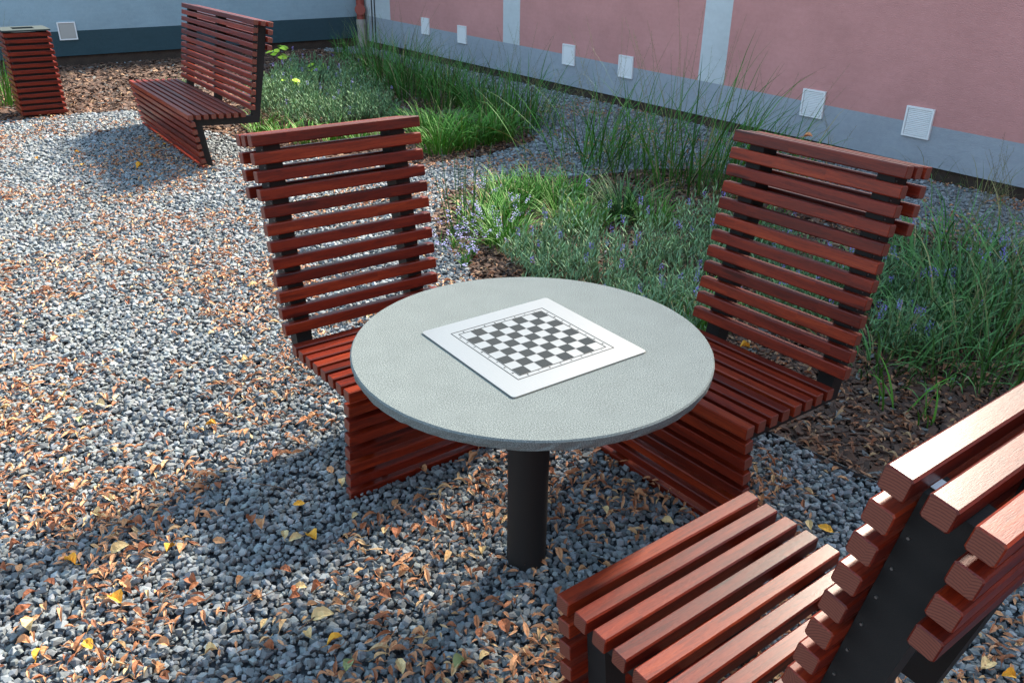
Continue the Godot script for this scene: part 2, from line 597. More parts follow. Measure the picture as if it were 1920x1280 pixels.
# ------------------------------------------------------------------ table
func chess_table() -> void:
	var tp := Vector3(0.0542, 0, -1.9992)
	var t := thing("chess_table", "round grey concrete chess table on a black steel column", "table", tp)
	var rad := 0.4893
	var top := 0.75
	var mb := MB.new()
	var N := 144
	var nz := noise(0.9, 71)
	var rings := []
	var prof := [[0.0, top], [0.25, top], [rad - 0.004, top], [rad, top - 0.004], [rad, top - 0.018], [rad - 0.002, top - 0.027], [rad - 0.012, top - 0.033], [0.0, top - 0.033]]
	for k in prof.size():
		var ring := []
		for i in N:
			var a := TAU * i / N
			var r: float = prof[k][0]
			var y: float = prof[k][1]
			if k >= 4 and k <= 6:
				var q := nz.get_noise_3d(cos(a) * 22.0, sin(a) * 22.0, k * 9.0)
				var q2 := nz.get_noise_3d(cos(a) * 70.0, sin(a) * 70.0, k * 5.0 + 40.0)
				r += minf(0.0, q * 0.006 + q2 * 0.005 - 0.001)
				y += (q2 * 0.004 if k > 4 else q * 0.003)
			elif k == 2 or k == 3:
				r += nz.get_noise_3d(cos(a) * 60.0, sin(a) * 60.0, 3.0) * 0.0009
			ring.append(Vector3(cos(a) * r, y, sin(a) * r))
		rings.append(ring)
	for k in prof.size() - 1:
		for i in N:
			var j := (i + 1) % N
			var mid: Vector3 = (rings[k][i] + rings[k + 1][j]) / 2.0
			var out := Vector3(mid.x, 0, mid.z).normalized()
			if k < 2: out = Vector3.UP
			if k == prof.size() - 2: out = Vector3.DOWN
			if k == 2: out = Vector3.UP + out
			mb.quad(rings[k][i], rings[k][j], rings[k + 1][j], rings[k + 1][i], out)
	part("tabletop", mb.mesh(M.concrete), t)
	var col := MB.new()
	col.tube([Vector3(0, -0.1, 0), Vector3(0, top - 0.034, 0)], [0.061, 0.061], 48)
	part("column", col.mesh(M.black_steel), t)
	var fl := MB.new()
	fl.box(Vector3(-0.12, top - 0.040, -0.022), Vector3(0.12, top - 0.034, 0.022))
	fl.box(Vector3(-0.022, top - 0.041, -0.12), Vector3(0.022, top - 0.035, 0.12))
	part("fixing_plate", fl.mesh(M.black_steel), t)
	var tab := MB.new()
	tab.box(Vector3(-0.004, top - 0.068, 0.050), Vector3(0.036, top - 0.042, 0.0645))
	part("fixing_tab", tab.mesh(M.black_steel), t)
	# steel plate with the printed board
	var ps := 0.441
	var turn := -0.1588 - PI / 4
	var pm := MB.new()
	var outl := []
	var h := ps / 2.0
	var cr := 0.010
	for q in [[1, 1, 0.0], [-1, 1, 90.0], [-1, -1, 180.0], [1, -1, 270.0]]:
		for k in 6:
			var a := deg_to_rad(q[2] + k * 18.0)
			outl.append(Vector2(q[0] * (h - cr) + cos(a) * cr, q[1] * (h - cr) + sin(a) * cr))
	var py0 := 0.0008
	var py1 := 0.0046
	for i in outl.size():
		var p: Vector2 = outl[i]
		var q: Vector2 = outl[(i + 1) % outl.size()]
		var f := 1.0 - 0.0007 / h
		pm.tri(Vector3(0, py1, 0), Vector3(p.x * f, py1, p.y * f), Vector3(q.x * f, py1, q.y * f), Vector3.UP)
		pm.tri(Vector3(0, py0, 0), Vector3(p.x, py0, p.y), Vector3(q.x, py0, q.y), Vector3.DOWN)
		pm.quad(Vector3(p.x, py0, p.y), Vector3(q.x, py0, q.y), Vector3(q.x, py1 - 0.0007, q.y), Vector3(p.x, py1 - 0.0007, p.y), Vector3(p.x + q.x, 0, p.y + q.y))
		pm.quad(Vector3(p.x, py1 - 0.0007, p.y), Vector3(q.x, py1 - 0.0007, q.y), Vector3(q.x * f, py1, q.y * f), Vector3(p.x * f, py1, p.y * f), Vector3(p.x + q.x, 0.3, p.y + q.y))
	var plate := part("chess_plate", pm.mesh(M.plate_steel), t, Transform3D(Basis(Vector3.UP, turn), Vector3(0, top, 0)))
	var cell := 0.2815 / 8.0
	var off := Vector3(-0.004, 0, -0.001)
	var sq := MB.new()
	sq.box(Vector3(-cell / 2, 0, -cell / 2), Vector3(cell / 2, 0.0005, cell / 2))
	var sqm := sq.mesh(M.print)
	for i in 8:
		for j in 8:
			if (i + j) % 2 == 0:
				part("board_square", sqm, plate, Transform3D(Basis(), off + Vector3((i - 3.5) * cell, py1, (j - 3.5) * cell)))
	for l in [[0.1445, 0.0021], [0.160, 0.0021]]:
		var lm := MB.new()
		var e: float = l[0]
		var w: float = l[1]
		lm.box(Vector3(-e, py1, -e), Vector3(e, py1 + 0.0005, -e + w))
		lm.box(Vector3(-e, py1, e - w), Vector3(e, py1 + 0.0005, e))
		lm.box(Vector3(-e, py1, -e + w), Vector3(-e + w, py1 + 0.0005, e - w))
		lm.box(Vector3(e - w, py1, -e + w), Vector3(e, py1 + 0.0005, e - w))
		part("board_line", lm.mesh(M.print), plate, Transform3D(Basis(), off))
	var font := SystemFont.new()
	font.font_names = PackedStringArray(["Droid Sans"])
	for i in 8:
		for k in 4:
			var tm := TextMesh.new()
			tm.text = "ABCDEFGH"[i] if k % 2 == 0 else str(i + 1)
			tm.font = font
			tm.font_size = 16
			tm.pixel_size = 0.0005
			tm.depth = 0.0005
			tm.material = M.print
			var along := (i - 3.5) * cell
			var pos := Vector3(along, 0, 0.1505)
			if k == 1: pos = Vector3(0.1505, 0, along)
			if k == 2: pos = Vector3(along, 0, -0.1505)
			if k == 3: pos = Vector3(-0.1505, 0, along)
			part("letter", tm, plate, Transform3D(Basis(Vector3.UP, [0.0, PI / 2, PI, -PI / 2][k]) * Basis(Vector3.RIGHT, -PI / 2), off + pos + Vector3(0, py1 + 0.0003, 0)))

# ------------------------------------------------------------------ walls
func wall_piece(s0: float, s1: float, ya0: float, ya1: float, yb0: float, yb1: float, dir: Vector3, out: Vector3, proud: float, thick: float) -> MB:
	# from s0 to s1 along the wall; bottom runs ya0 -> ya1, top runs yb0 -> yb1
	var mb := MB.new()
	var a := []
	for o in [proud, -thick]:
		for q in [[s0, ya0], [s1, ya1], [s1, yb1], [s0, yb0]]:
			a.append(dir * q[0] + Vector3(0, q[1], 0) + out * o)
	mb.hexa(a)
	return mb

func plinth_y(s: float) -> float:
	return 0.521 - 0.0098 * s

func walls() -> void:
	var H := 2.5
	var pw := thing("rendered_wall", "pink rendered wall with white upright bands and a grey plinth", "wall", CORNER)
	var L := 26.0
	part("plinth", wall_piece(0.0, L, 0.10, 0.075, plinth_y(0), plinth_y(L), PINK_DIR, PINK_OUT, 0.0, 0.30).mesh(M.stucco_grey), pw)
	part("foundation", wall_piece(0.0, L, -0.3, -0.3, 0.10, 0.075, PINK_DIR, PINK_OUT, -0.035, 0.265).mesh(M.foundation), pw)
	var cuts := [[0.0, 1.10, 1], [1.10, 4.48, 0], [4.48, 4.877, 1], [4.877, 8.146, 0], [8.146, 8.504, 1], [8.504, 13.0, 0], [13.0, 13.4, 1], [13.4, 17.5, 0], [17.5, 17.9, 1], [17.9, L, 0]]
	for c in cuts:
		var w: bool = c[2] == 1
		part("white_band" if w else "pink_panel", wall_piece(c[0], c[1], plinth_y(c[0]), plinth_y(c[1]), H, H, PINK_DIR, PINK_OUT, 0.0, 0.30).mesh(M.stucco_white if w else M.stucco_pink), pw)
	part("coping", wall_piece(-0.3, L, H, H, H + 0.06, H + 0.06, PINK_DIR, PINK_OUT, 0.05, 0.35).mesh(M.pipe_grey), pw)
	var bw := thing("rendered_wall", "pale blue rendered wall with a dark slate plinth behind the bench", "wall", CORNER)
	var LB := 20.0
	part("plinth", wall_piece(0.03, LB, 0.14, 0.125, 0.495, 0.42, BLUE_DIR, BLUE_OUT, 0.0, 0.30).mesh(M.stucco_slate), bw)
	part("foundation", wall_piece(0.03, LB, -0.3, -0.3, 0.14, 0.125, BLUE_DIR, BLUE_OUT, -0.04, 0.26).mesh(M.foundation), bw)
	part("blue_panel", wall_piece(0.03, LB, 0.495, 0.42, H, H, BLUE_DIR, BLUE_OUT, 0.0, 0.30).mesh(M.stucco_blue), bw)
	part("coping", wall_piece(0.06, LB, H, H, H + 0.06, H + 0.06, BLUE_DIR, BLUE_OUT, 0.05, 0.35).mesh(M.pipe_grey), bw)

func wall_vent(s: float, y: float, dir: Vector3, out: Vector3, label: String, louvred: bool, dark := false) -> void:
	# the grille's own frame: x along the wall, y up, z out of the wall
	var o := thing("wall_vent", label, "vent", CORNER + dir * s + Vector3(0, y, 0) + out * 0.001, 0.0, "vents in the courtyard walls")
	var x := Vector3.UP.cross(out)
	o.transform.basis = Basis(x, Vector3.UP, out)
	var w := 0.122
	var h := 0.122
	var f := MB.new()
	var r := 0.016
	f.box(Vector3(-w, -h, 0), Vector3(w, -h + r, 0.018))
	f.box(Vector3(-w, h - r, 0), Vector3(w, h, 0.018))
	f.box(Vector3(-w, -h + r, 0), Vector3(-w + r, h - r, 0.018))
	f.box(Vector3(w - r, -h + r, 0), Vector3(w, h - r, 0.018))
	part("frame", f.mesh(M.vent_white), o)
	var b := MB.new()
	b.box(Vector3(-w + r, -h + r, 0.0), Vector3(w - r, h - r, 0.004 if louvred else 0.010))
	part("backing", b.mesh(M.vent_mesh if dark else M.vent_white), o)
	if louvred:
		var sl := MB.new()
		var ww := w - r - 0.004
		sl.hexa([Vector3(-ww, -0.0045, 0.014), Vector3(ww, -0.0045, 0.014), Vector3(ww, -0.0035, 0.016), Vector3(-ww, -0.0035, 0.016),
			Vector3(-ww, 0.0035, 0.005), Vector3(ww, 0.0035, 0.005), Vector3(ww, 0.0045, 0.007), Vector3(-ww, 0.0045, 0.007)])
		var sm := sl.mesh(M.vent_white)
		for k in 14:
			part("slat", sm, o, Transform3D(Basis(), Vector3(0, -h + r + 0.009 + k * 0.0148, 0)))
	else:
		var ins := MB.new()
		ins.box(Vector3(-w + r + 0.012, -h + r + 0.012, 0.006), Vector3(w - r - 0.012, h - r - 0.012, 0.014))
		part("cover", ins.mesh(M.vent_mesh if dark else M.vent_white), o)

func drainpipe() -> void:
	var at := CORNER + BLUE_DIR * 0.10 + BLUE_OUT * 0.13
	var o := thing("drainpipe", "grey and rust red rainwater pipe in the corner where both walls meet", "drainpipe", at)
	var p := MB.new()
	p.tube([Vector3(0, -0.1, 0), Vector3(0, 0.44, 0)], [0.078, 0.078], 24)
	part("lower_pipe", p.mesh(M.pipe_grey), o)
	var c := MB.new()
	c.tube([Vector3(0, 0.36, 0), Vector3(0, 0.44, 0), Vector3(0, 0.46, 0)], [0.088, 0.088, 0.08], 24)
	part("collar", c.mesh(M.pipe_grey), o)
	var u := MB.new()
	u.tube([Vector3(0, 0.46, 0), Vector3(0, 2.4, 0)], [0.072, 0.072], 24)
	part("upper_pipe", u.mesh(M.pipe_red), o)
	var d := MB.new()
	var f := Vector3(0.1, 0.02, 1).normalized()
	d.tube([Vector3(0, 0.62, 0) + f * 0.02, Vector3(0, 0.62, 0) + f * 0.105], [0.092, 0.092], 24)
	part("cleaning_cap", d.mesh(M.pipe_red), o)
	for k in 2:
		var s := 0.42 + 0.11 * k
		var a := CORNER + PINK_DIR * s + PINK_OUT * 0.012
		var cb := thing("wall_cable", "thin black cable running down the white band beside the drainpipe", "cable", a, 0.0, "cables by the drainpipe")
		var cm := MB.new()
		cm.tube([Vector3(0, -0.05, 0) - PINK_DIR * 0.02, Vector3(0, 0.5, 0), Vector3(0, 2.4, 0) + PINK_DIR * 0.03], [0.009, 0.009, 0.009], 8)
		part("cable", cm.mesh(M.cable), cb)

# ------------------------------------------------------------------ ground
func in_bed(x: float, z: float) -> bool:
	var p := Vector2(x, z)
	return Geometry2D.is_point_in_polygon(p, bed_near) or Geometry2D.is_point_in_polygon(p, bed_far)

func in_view(x: float, z: float, pad: float) -> bool:
	# generous plan of what the camera, or one a step to the side, can see
	if z > -0.55: return false
	return absf(x) < (-z) * 0.70 + pad

func wall_side(x: float, z: float) -> bool:
	var d := Vector3(x, 0, z) - CORNER
	return d.dot(PINK_OUT) > 0.03 and d.dot(BLUE_OUT) > 0.03

func ground_parts() -> void:
	var g := MB.new()
	g.box(Vector3(-70, -0.4, -70), Vector3(70, -0.03, 70))
	var go := part("ground", g.mesh(M.gravel_bed), self)
	tag(go, "ground of grey crushed stone in the courtyard", "ground", "", "structure")
	var e0 := Vector2(1.0, -2.771)
	var e1 := Vector2(1.167, -2.588)
	var ed := (e1 - e0).normalized()
	bed_near = PackedVector2Array()
	for q in [[812, 405], [845, 358], [960, 333], [1100, 331], [1240, 317], [1330, 320], [1450, 352], [1700, 428], [1920, 468]]:
		var w := gp(q[0], q[1])
		bed_near.append(Vector2(w.x, w.z))
	bed_near.append(Vector2(6.0, -2.6))
	bed_near.append(Vector2(6.0, 0.4))
	bed_near.append(e0 + ed * 4.2)
	bed_near.append(e0)
	bed_near.append(e0 - ed * 1.2)
	for q in [[890, 520], [870, 478], [825, 452]]:
		var w := gp(q[0], q[1])
		bed_near.append(Vector2(w.x, w.z))
	bed_far = PackedVector2Array()
	for q in [[-160, 250], [0, 228], [128, 214], [250, 207], [330, 236], [430, 252], [520, 278], [640, 300], [800, 307], [900, 292], [965, 275], [1010, 262], [985, 240], [860, 162], [700, 104], [610, 96]]:
		var w := gp(q[0], q[1])
		bed_far.append(Vector2(w.x, w.z))
	var far_end := CORNER + BLUE_DIR * 9.0 + BLUE_OUT * 0.045
	var c2 := CORNER + BLUE_DIR * 0.9 + BLUE_OUT * 0.045
	bed_far.append(Vector2(c2.x, c2.z))
	bed_far.append(Vector2(far_end.x, far_end.z))
	for b in [bed_near, bed_far]:
		var t := Geometry2D.triangulate_polygon(b)
		var mb := MB.new()
		for i in t.size() / 3:
			var q := []
			for k in 3:
				var p: Vector2 = b[t[i * 3 + k]]
				q.append(Vector3(p.x, -0.014, p.y))
			mb.tri(q[0], q[1], q[2], Vector3.UP)
		var o := part("mulch_bed", mb.mesh(M.mulch_soil), self)
		tag(o, "planting bed of dark bark mulch beside the chess table" if b == bed_near else "planting bed of dark bark mulch along the walls behind the bench", "flower bed", "", "structure")
	# thin edging between gravel and mulch
	var path := [e0 - ed * 1.2, e0, e0 + ed * 4.2]
	edging(path, "straight dark edging strip between mulch and gravel beside the chairs")
	var p2 := []
	for i in range(2, 8):
		p2.append(bed_near[i])
	edging(p2, "curved dark edging strip between the tall grasses and the gravel strip")

func edging(path: Array, label: String) -> void:
	var mb := MB.new()
	for i in path.size() - 1:
		var a: Vector2 = path[i]
		var b: Vector2 = path[i + 1]
		var n := (b - a).normalized().orthogonal() * 0.003
		mb.hexa([Vector3(a.x - n.x, -0.08, a.y - n.y), Vector3(b.x - n.x, -0.08, b.y - n.y), Vector3(b.x - n.x, 0.008, b.y - n.y), Vector3(a.x - n.x, 0.008, a.y - n.y),
			Vector3(a.x + n.x, -0.08, a.y + n.y), Vector3(b.x + n.x, -0.08, b.y + n.y), Vector3(b.x + n.x, 0.008, b.y + n.y), Vector3(a.x + n.x, 0.008, a.y + n.y)])
	var o := part("bed_edging", mb.mesh(M.edging), self)
	tag(o, label, "edging")

func stone_mesh(seed_: int) -> ArrayMesh:
	# a crushed stone: the hull of a skewed block with two corners knocked off, flat broken faces
	var r2 := RandomNumberGenerator.new()
	r2.seed = seed_
	var pts := []
	for x in [-1.0, 1.0]:
		for y in [-1.0, 1.0]:
			for z in [-1.0, 1.0]:
				var p := Vector3(x * r2.randf_range(0.55, 1.05), y * r2.randf_range(0.35, 0.7), z * r2.randf_range(0.45, 0.85))
				if r2.randf() < 0.3:
					p *= 0.72
				pts.append(p)
	pts.append(Vector3(r2.randf_range(1.0, 1.25), r2.randf_range(-0.2, 0.2), r2.randf_range(-0.3, 0.3)))
	pts.append(Vector3(r2.randf_range(-0.3, 0.3), r2.randf_range(0.6, 0.8), r2.randf_range(-0.3, 0.3)))
	var mb := MB.new()
	var n := pts.size()
	for i in n:
		for j in range(i + 1, n):
			for k in range(j + 1, n):
				var nn: Vector3 = (pts[j] - pts[i]).cross(pts[k] - pts[i])
				var pos := 0
				var neg := 0
				for m in n:
					if m == i or m == j or m == k: continue
					var d := nn.dot(pts[m] - pts[i])
					if d > 0.0: pos += 1
					else: neg += 1
				if pos == 0 or neg == 0:
					mb.tri(pts[i], pts[j], pts[k], nn if pos == 0 else -nn)
	return mb.mesh(M.stone)

func multi(called: String, mesh: Mesh, xf: Array, cols: Array, parent: Node) -> MultiMeshInstance3D:
	var mm := MultiMesh.new()
	mm.transform_format = MultiMesh.TRANSFORM_3D
	mm.use_colors = true
	mm.mesh = mesh
	mm.instance_count = xf.size()
	for i in xf.size():
		mm.set_instance_transform(i, xf[i])
		mm.set_instance_color(i, cols[i])
	var o := MultiMeshInstance3D.new()
	o.multimesh = mm
	o.name = called
	parent.add_child(o, true)
	o.set_meta("kind", "stuff")
	return o

func rand_basis(tilt: float) -> Basis:
	return Basis(Vector3(R(-1, 1), 0, R(-1, 1)).normalized(), R(-tilt, tilt)) * Basis(Vector3.UP, R(0, TAU))

func gravel() -> void:
	rng.seed = 101
	var root := thing("gravel", "loose blue grey crushed stone covering the courtyard floor", "gravel")
	root.set_meta("kind", "stuff")
	var NV := 10
	var xf := []
	var cs := []
	for k in NV:
		xf.append([])
		cs.append([])
	var z := -0.6
	while z > -16.5:
		var far := clampf((-z - 3.2) / 7.0, 0.0, 1.0)
		var sp := lerpf(0.0165, 0.030, far)
		var size := lerpf(0.0110, 0.0185, far)
		var half := -z * 0.70 + 0.5
		var x := -half
		while x < half:
			var px := x + R(-0.5, 0.5) * sp
			var pz := z + R(-0.5, 0.5) * sp
			x += sp
			if not wall_side(px, pz) or in_bed(px, pz):
				continue
			var s := size * (R(0.5, 1.25) if rng.randf() < 0.9 else R(1.2, 1.55))
			var k := rng.randi() % NV
			var b := rand_basis(0.9).scaled(Vector3(s, s * R(0.8, 1.1), s))
			xf[k].append(Transform3D(b, Vector3(px, R(-0.022, 0.0) + s * 0.1, pz)))
			var g := pow(R(0.0, 1.0), 1.3) * 0.32 + 0.22
			if rng.randf() < 0.07: g += 0.12
			cs[k].append(Color(g * R(0.92, 1.0), g * R(1.01, 1.05), g * R(1.01, 1.09)))
		z -= sp
	for k in NV:
		multi("stones", stone_mesh(300 + k), xf[k], cs[k], root)

func mulch() -> void:
	rng.seed = 202
	var root := thing("bark_mulch", "dark brown bark chips covering the planting beds", "mulch")
	root.set_meta("kind", "stuff")
	var NV := 4
	var xf := []
	var cs := []
	for k in NV:
		xf.append([])
		cs.append([])
	var z := -0.6
	while z > -16.0:
		var far := clampf((-z - 4.0) / 7.0, 0.0, 1.0)
		var sp := lerpf(0.022, 0.042, far)
		var half := -z * 0.70 + 0.5
		var x := -half
		while x < half:
			var px := x + R(-0.5, 0.5) * sp
			var pz := z + R(-0.5, 0.5) * sp
			x += sp
			if not in_bed(px, pz) or not wall_side(px, pz):
				continue
			var s := R(0.7, 1.7) * lerpf(0.019, 0.028, far)
			var k := rng.randi() % NV
			xf[k].append(Transform3D(rand_basis(0.7).scaled(Vector3.ONE * s), Vector3(px, R(-0.012, 0.006), pz)))
			var t := rng.randf()
			var c := Color(0.035, 0.019, 0.013).lerp(Color(0.11, 0.055, 0.034), t)
			if rng.randf() < 0.07: c = Color(0.22, 0.13, 0.075)
			if rng.randf() < 0.04: c = Color(0.12, 0.12, 0.115)
			cs[k].append(c)
		z -= sp
	for k in NV:
		var r2 := RandomNumberGenerator.new()
		r2.seed = 55 + k
		var mb := MB.new()
		var p := []
		for l in 2:
			for q in [[-1.0, -0.35], [0.9, -0.45], [1.1, 0.3], [-0.8, 0.45]]:
				p.append(Vector3(q[0] + r2.randf_range(-0.25, 0.25), -0.1 + l * 0.22 + r2.randf_range(-0.08, 0.08), q[1] + r2.randf_range(-0.12, 0.12)))
		mb.hexa(p)
		multi("chips", mb.mesh(M.bark), xf[k], cs[k], root)

# ------------------------------------------------------------------ fallen leaves
func leaf_mesh(seed_: int, length: float, width: float, curl: float, col: Color, tip := 1.0, thick := 0.0) -> ArrayMesh:
	# a curled leaf blade: a cupped strip with a midrib crease, 8 x 4 facets
	var r2 := RandomNumberGenerator.new()
	r2.seed = seed_
	var mb := MB.new()
	var NL := 7
	var NW := 4
	var grid := []
	var twist := r2.randf_range(-0.7, 0.7)
	var bend := r2.randf_range(0.5, 1.3) * curl
	for i in NL + 1:
		var t := float(i) / NL
		var wd := width * pow(sin(PI * pow(clampf(t * 0.97 + 0.02, 0, 1), 0.8 * tip)), 0.75)
		var row := []
		for j in NW + 1:
			var s := (float(j) / NW - 0.5)
			var zz := s * wd * (1.0 + r2.randf_range(-0.12, 0.12))
			var y := absf(s) * wd * 0.9 * curl + sin(t * PI * bend) * length * 0.12 * curl + zz * twist * (t - 0.5) * 1.6 + r2.randf_range(-1, 1) * width * 0.07
			row.append(Vector3((t - 0.5) * length * (1.0 - 0.12 * curl), y, zz))
		grid.append(row)
	for i in NL:
		for j in NW:
			var cc := col * r2.randf_range(0.82, 1.15)
			cc.a = 1.0
			mb.quad(grid[i][j], grid[i + 1][j], grid[i + 1][j + 1], grid[i][j + 1], Vector3.UP, cc)
	# stalk
	var a: Vector3 = grid[0][2]
	mb.tube([a, a + Vector3(-length * 0.18, length * 0.03, length * 0.04), a + Vector3(-length * 0.36, length * 0.07, length * 0.12)], [0.0011, 0.001, 0.0008], 3, col * 0.8, false)
	# lowest point at y = 0
	var lo := 1e9
	for q in mb.v:
		lo = minf(lo, q.y)
	for i in mb.v.size():
		mb.v[i] = mb.v[i] - Vector3(0, lo, 0)
	return mb.mesh(M.dry_leaf)

const LEAF_LABELS := {
	"yellow": "bright yellow fallen leaf lying on the grey gravel",
	"pale": "pale straw coloured fallen leaf lying on the grey gravel",
	"green": "dull green fallen leaf lying on the grey gravel",
	"tan": "dry tan fallen leaf curled up on the grey gravel",
	"brown": "dry rusty brown fallen leaf curled up on the grey gravel"}
var leaf_pool := {}

func leaf_at(p: Vector3, tone: String, scale := 1.0, label := "", group := "") -> void:
	if not leaf_pool.has(tone):
		var cols := {"yellow": Color(0.62, 0.30, 0.02), "pale": Color(0.58, 0.42, 0.20), "green": Color(0.22, 0.25, 0.10), "tan": Color(0.42, 0.205, 0.09), "brown": Color(0.25, 0.075, 0.025)}
		var arr := []
		for k in 4:
			arr.append(leaf_mesh(700 + k * 13 + tone.length() * 101, R(0.045, 0.062), R(0.024, 0.038), R(0.6, 1.5), cols[tone]))
		leaf_pool[tone] = arr
	var o := part("fallen_leaf", leaf_pool[tone][rng.randi() % 4], self, Transform3D((Basis(Vector3.UP, R(0, TAU)) * Basis(Vector3.RIGHT, R(-0.35, 0.35))).scaled(Vector3.ONE * scale), p))
	tag(o, label if label != "" else LEAF_LABELS[tone], "leaf", group if group != "" else tone + " leaves fallen on the gravel")

func leaves() -> void:
	rng.seed = 303
	for q in [[585, 1007, "yellow", 1.0], [320, 1030, "yellow", 0.8], [215, 1125, "yellow", 1.1], [130, 1055, "yellow", 0.9], [165, 1210, "yellow", 0.9], [72, 1228, "yellow", 0.8], [60, 1172, "pale", 1.1], [605, 1158, "pale", 1.15], [628, 1203, "yellow", 1.0],
			[653, 1248, "green", 1.0], [225, 1030, "pale", 1.0], [122, 740, "pale", 1.1], [152, 786, "green", 0.9], [395, 797, "yellow", 0.9], [262, 314, "yellow", 1.5], [475, 536, "pale", 1.1], [1407, 822, "yellow", 0.9], [1135, 958, "pale", 0.9],
			[1518, 985, "pale", 0.9], [1548, 992, "yellow", 0.9], [1890, 1268, "yellow", 1.0], [862, 1250, "green", 0.9], [212, 845, "pale", 0.9], [560, 945, "yellow", 0.7], [67, 298, "yellow", 1.0], [143, 286, "yellow", 0.9], [308, 272, "yellow", 0.8],
			[155, 310, "yellow", 0.8], [45, 605, "pale", 0.9], [410, 1015, "tan", 0.9], [340, 1030, "tan", 1.0], [480, 1120, "tan", 0.9], [470, 975, "brown", 0.9], [1068, 1070, "tan", 0.8], [700, 880, "tan", 0.9], [750, 1250, "pale", 1.0], [758, 1075, "tan", 0.9], [745, 1000, "brown", 0.9], [1200, 930, "tan", 0.8], [640, 905, "pale", 0.7]]:
		leaf_at(gp(q[0], q[1], 0.012) , q[2], q[3])
	var n := 0
	while n < 210:
		var p := gp(R(0, 1920), 250.0 + 1030.0 * pow(rng.randf(), 0.7), 0.010)
		if in_bed(p.x, p.z) or not wall_side(p.x, p.z) or p.z < -8.5: continue
		if p.x > 0.15 and rng.randf() < 0.4: continue
		n += 1
		var t := rng.randf()
		leaf_at(p, "tan" if t < 0.45 else ("brown" if t < 0.85 else "pale"), R(0.55, 0.95))
	# leaves that lie on the furniture
	leaf_at(gp(1397, 652, 0.424), "yellow", 0.8, "yellow fallen leaf lying on a wooden chair seat", "leaves on chairs")
	leaf_at(gp(1515, 257, 1.146), "tan", 0.75, "dry brown leaf lying on top of a chair back", "leaves on chairs")
	# small litter: seed wings and leaf scraps
	var root := thing("leaf_litter", "small dry brown leaf scraps and seed wings scattered over gravel", "leaf litter")
	root.set_meta("kind", "stuff")
	var NV := 10
	var xf := []
	var cs := []
	for k in NV:
		xf.append([])
		cs.append([])
	var clump := noise(0.9, 81)
	var tries := 0
	while tries < 88000:
		tries += 1
		var z := -0.7 - 9.5 * pow(rng.randf(), 1.0)
		var half := -z * 0.70 + 0.3
		var x := R(-half, half)
		if not wall_side(x, z): continue
		var bed := in_bed(x, z)
		var d := 0.32 + clump.get_noise_2d(x, z) * 1.1
		if x > 0.2: d -= 0.12
		if bed: d = 0.30
		if rng.randf() > d: continue
		var k := rng.randi() % NV
		var s := R(0.45, 1.15) * (1.0 if rng.randf() < 0.8 else 1.35)
		var b := rand_basis(0.55).scaled(Vector3(s, s, s))
		xf[k].append(Transform3D(b, Vector3(x, R(0.004, 0.013), z)))
		var t := rng.randf()
		var c := Color(0.25, 0.08, 0.03).lerp(Color(0.58, 0.30, 0.15), t)
		if rng.randf() < 0.12: c = Color(0.52, 0.34, 0.17)
		if bed: c = c * 0.75
		c.a = 1.0
		cs[k].append(c)
	for k in NV:
		multi("scraps", leaf_mesh(500 + k, R(0.028, 0.052), R(0.008, 0.015), R(0.4, 1.4), Color.WHITE, R(0.8, 1.3)), xf[k], cs[k], root)
	# twigs
	for q in [[[560, 1180], [680, 1090]], [[290, 1165], [335, 1085]], [[470, 905], [575, 930]], [[1110, 1040], [1160, 1062]], [[430, 1150], [520, 1105]]]:
		var a := gp(q[0][0], q[0][1], 0.016)
		var b := gp(q[1][0], q[1][1], 0.018)
		var mb := MB.new()
		var mid := (a + b) / 2 + Vector3(R(-0.01, 0.01), 0.006, R(-0.01, 0.01))
		mb.tube([a, mid, b], [0.0022, 0.0018, 0.001], 5, Color(0.10, 0.06, 0.04))
		var o := part("twig", mb.mesh(M.bark), self)
		tag(o, "thin dark twig lying on the grey gravel", "twig", "twigs on the gravel")

# ------------------------------------------------------------------ plants
func blade(mb: MB, base: Vector3, az: float, th0: float, droop: float, length: float, width: float, col: Color, segs := 5, kink := 0.0) -> Vector3:
	var d := Vector3(cos(az), 0, sin(az))
	var side := Vector3(-sin(az), 0, cos(az))
	var tw := R(-0.8, 0.8)
	var p := base
	var th := th0
	var step := length / segs
	var l := []
	var r := []
	var ns := []
	for i in segs + 1:
		var t := float(i) / segs
		var w := width * 0.5 * (0.75 + 0.5 * t if t < 0.4 else 0.95 * pow(1.0 - (t - 0.4) / 0.6, 0.7) + 0.03)
		var dir := d * sin(th) + Vector3.UP * cos(th)
		var nn := d * -cos(th) + Vector3.UP * sin(th)
		var sd := side.rotated(dir, tw * t)
		nn = nn.rotated(dir, tw * t)
		l.append(p - sd * w)
		r.append(p + sd * w)
		ns.append(nn)
		p += dir * step
		th += droop / segs * (0.4 + 1.2 * t)
		if kink > 0.0 and i == segs - 2: th += kink
		if p.y < 0.008: p.y = 0.008
	for i in segs:
		mb.strip_pt(l[i], r[i], r[i + 1], l[i + 1], ns[i], ns[i + 1], col)
	return p

func tone(a: Color, b: Color) -> Color:
	var c := a.lerp(b, rng.randf())
	var k := R(0.8, 1.2)
	return Color(c.r * k, c.g * k, c.b * k)

const DARK_G := Color(0.028, 0.095, 0.02)
const MID_G := Color(0.06, 0.17, 0.025)
const BRIGHT_G := Color(0.075, 0.22, 0.026)
const SILVER_G := Color(0.20, 0.34, 0.165)
const STRAW := Color(0.30, 0.24, 0.11)

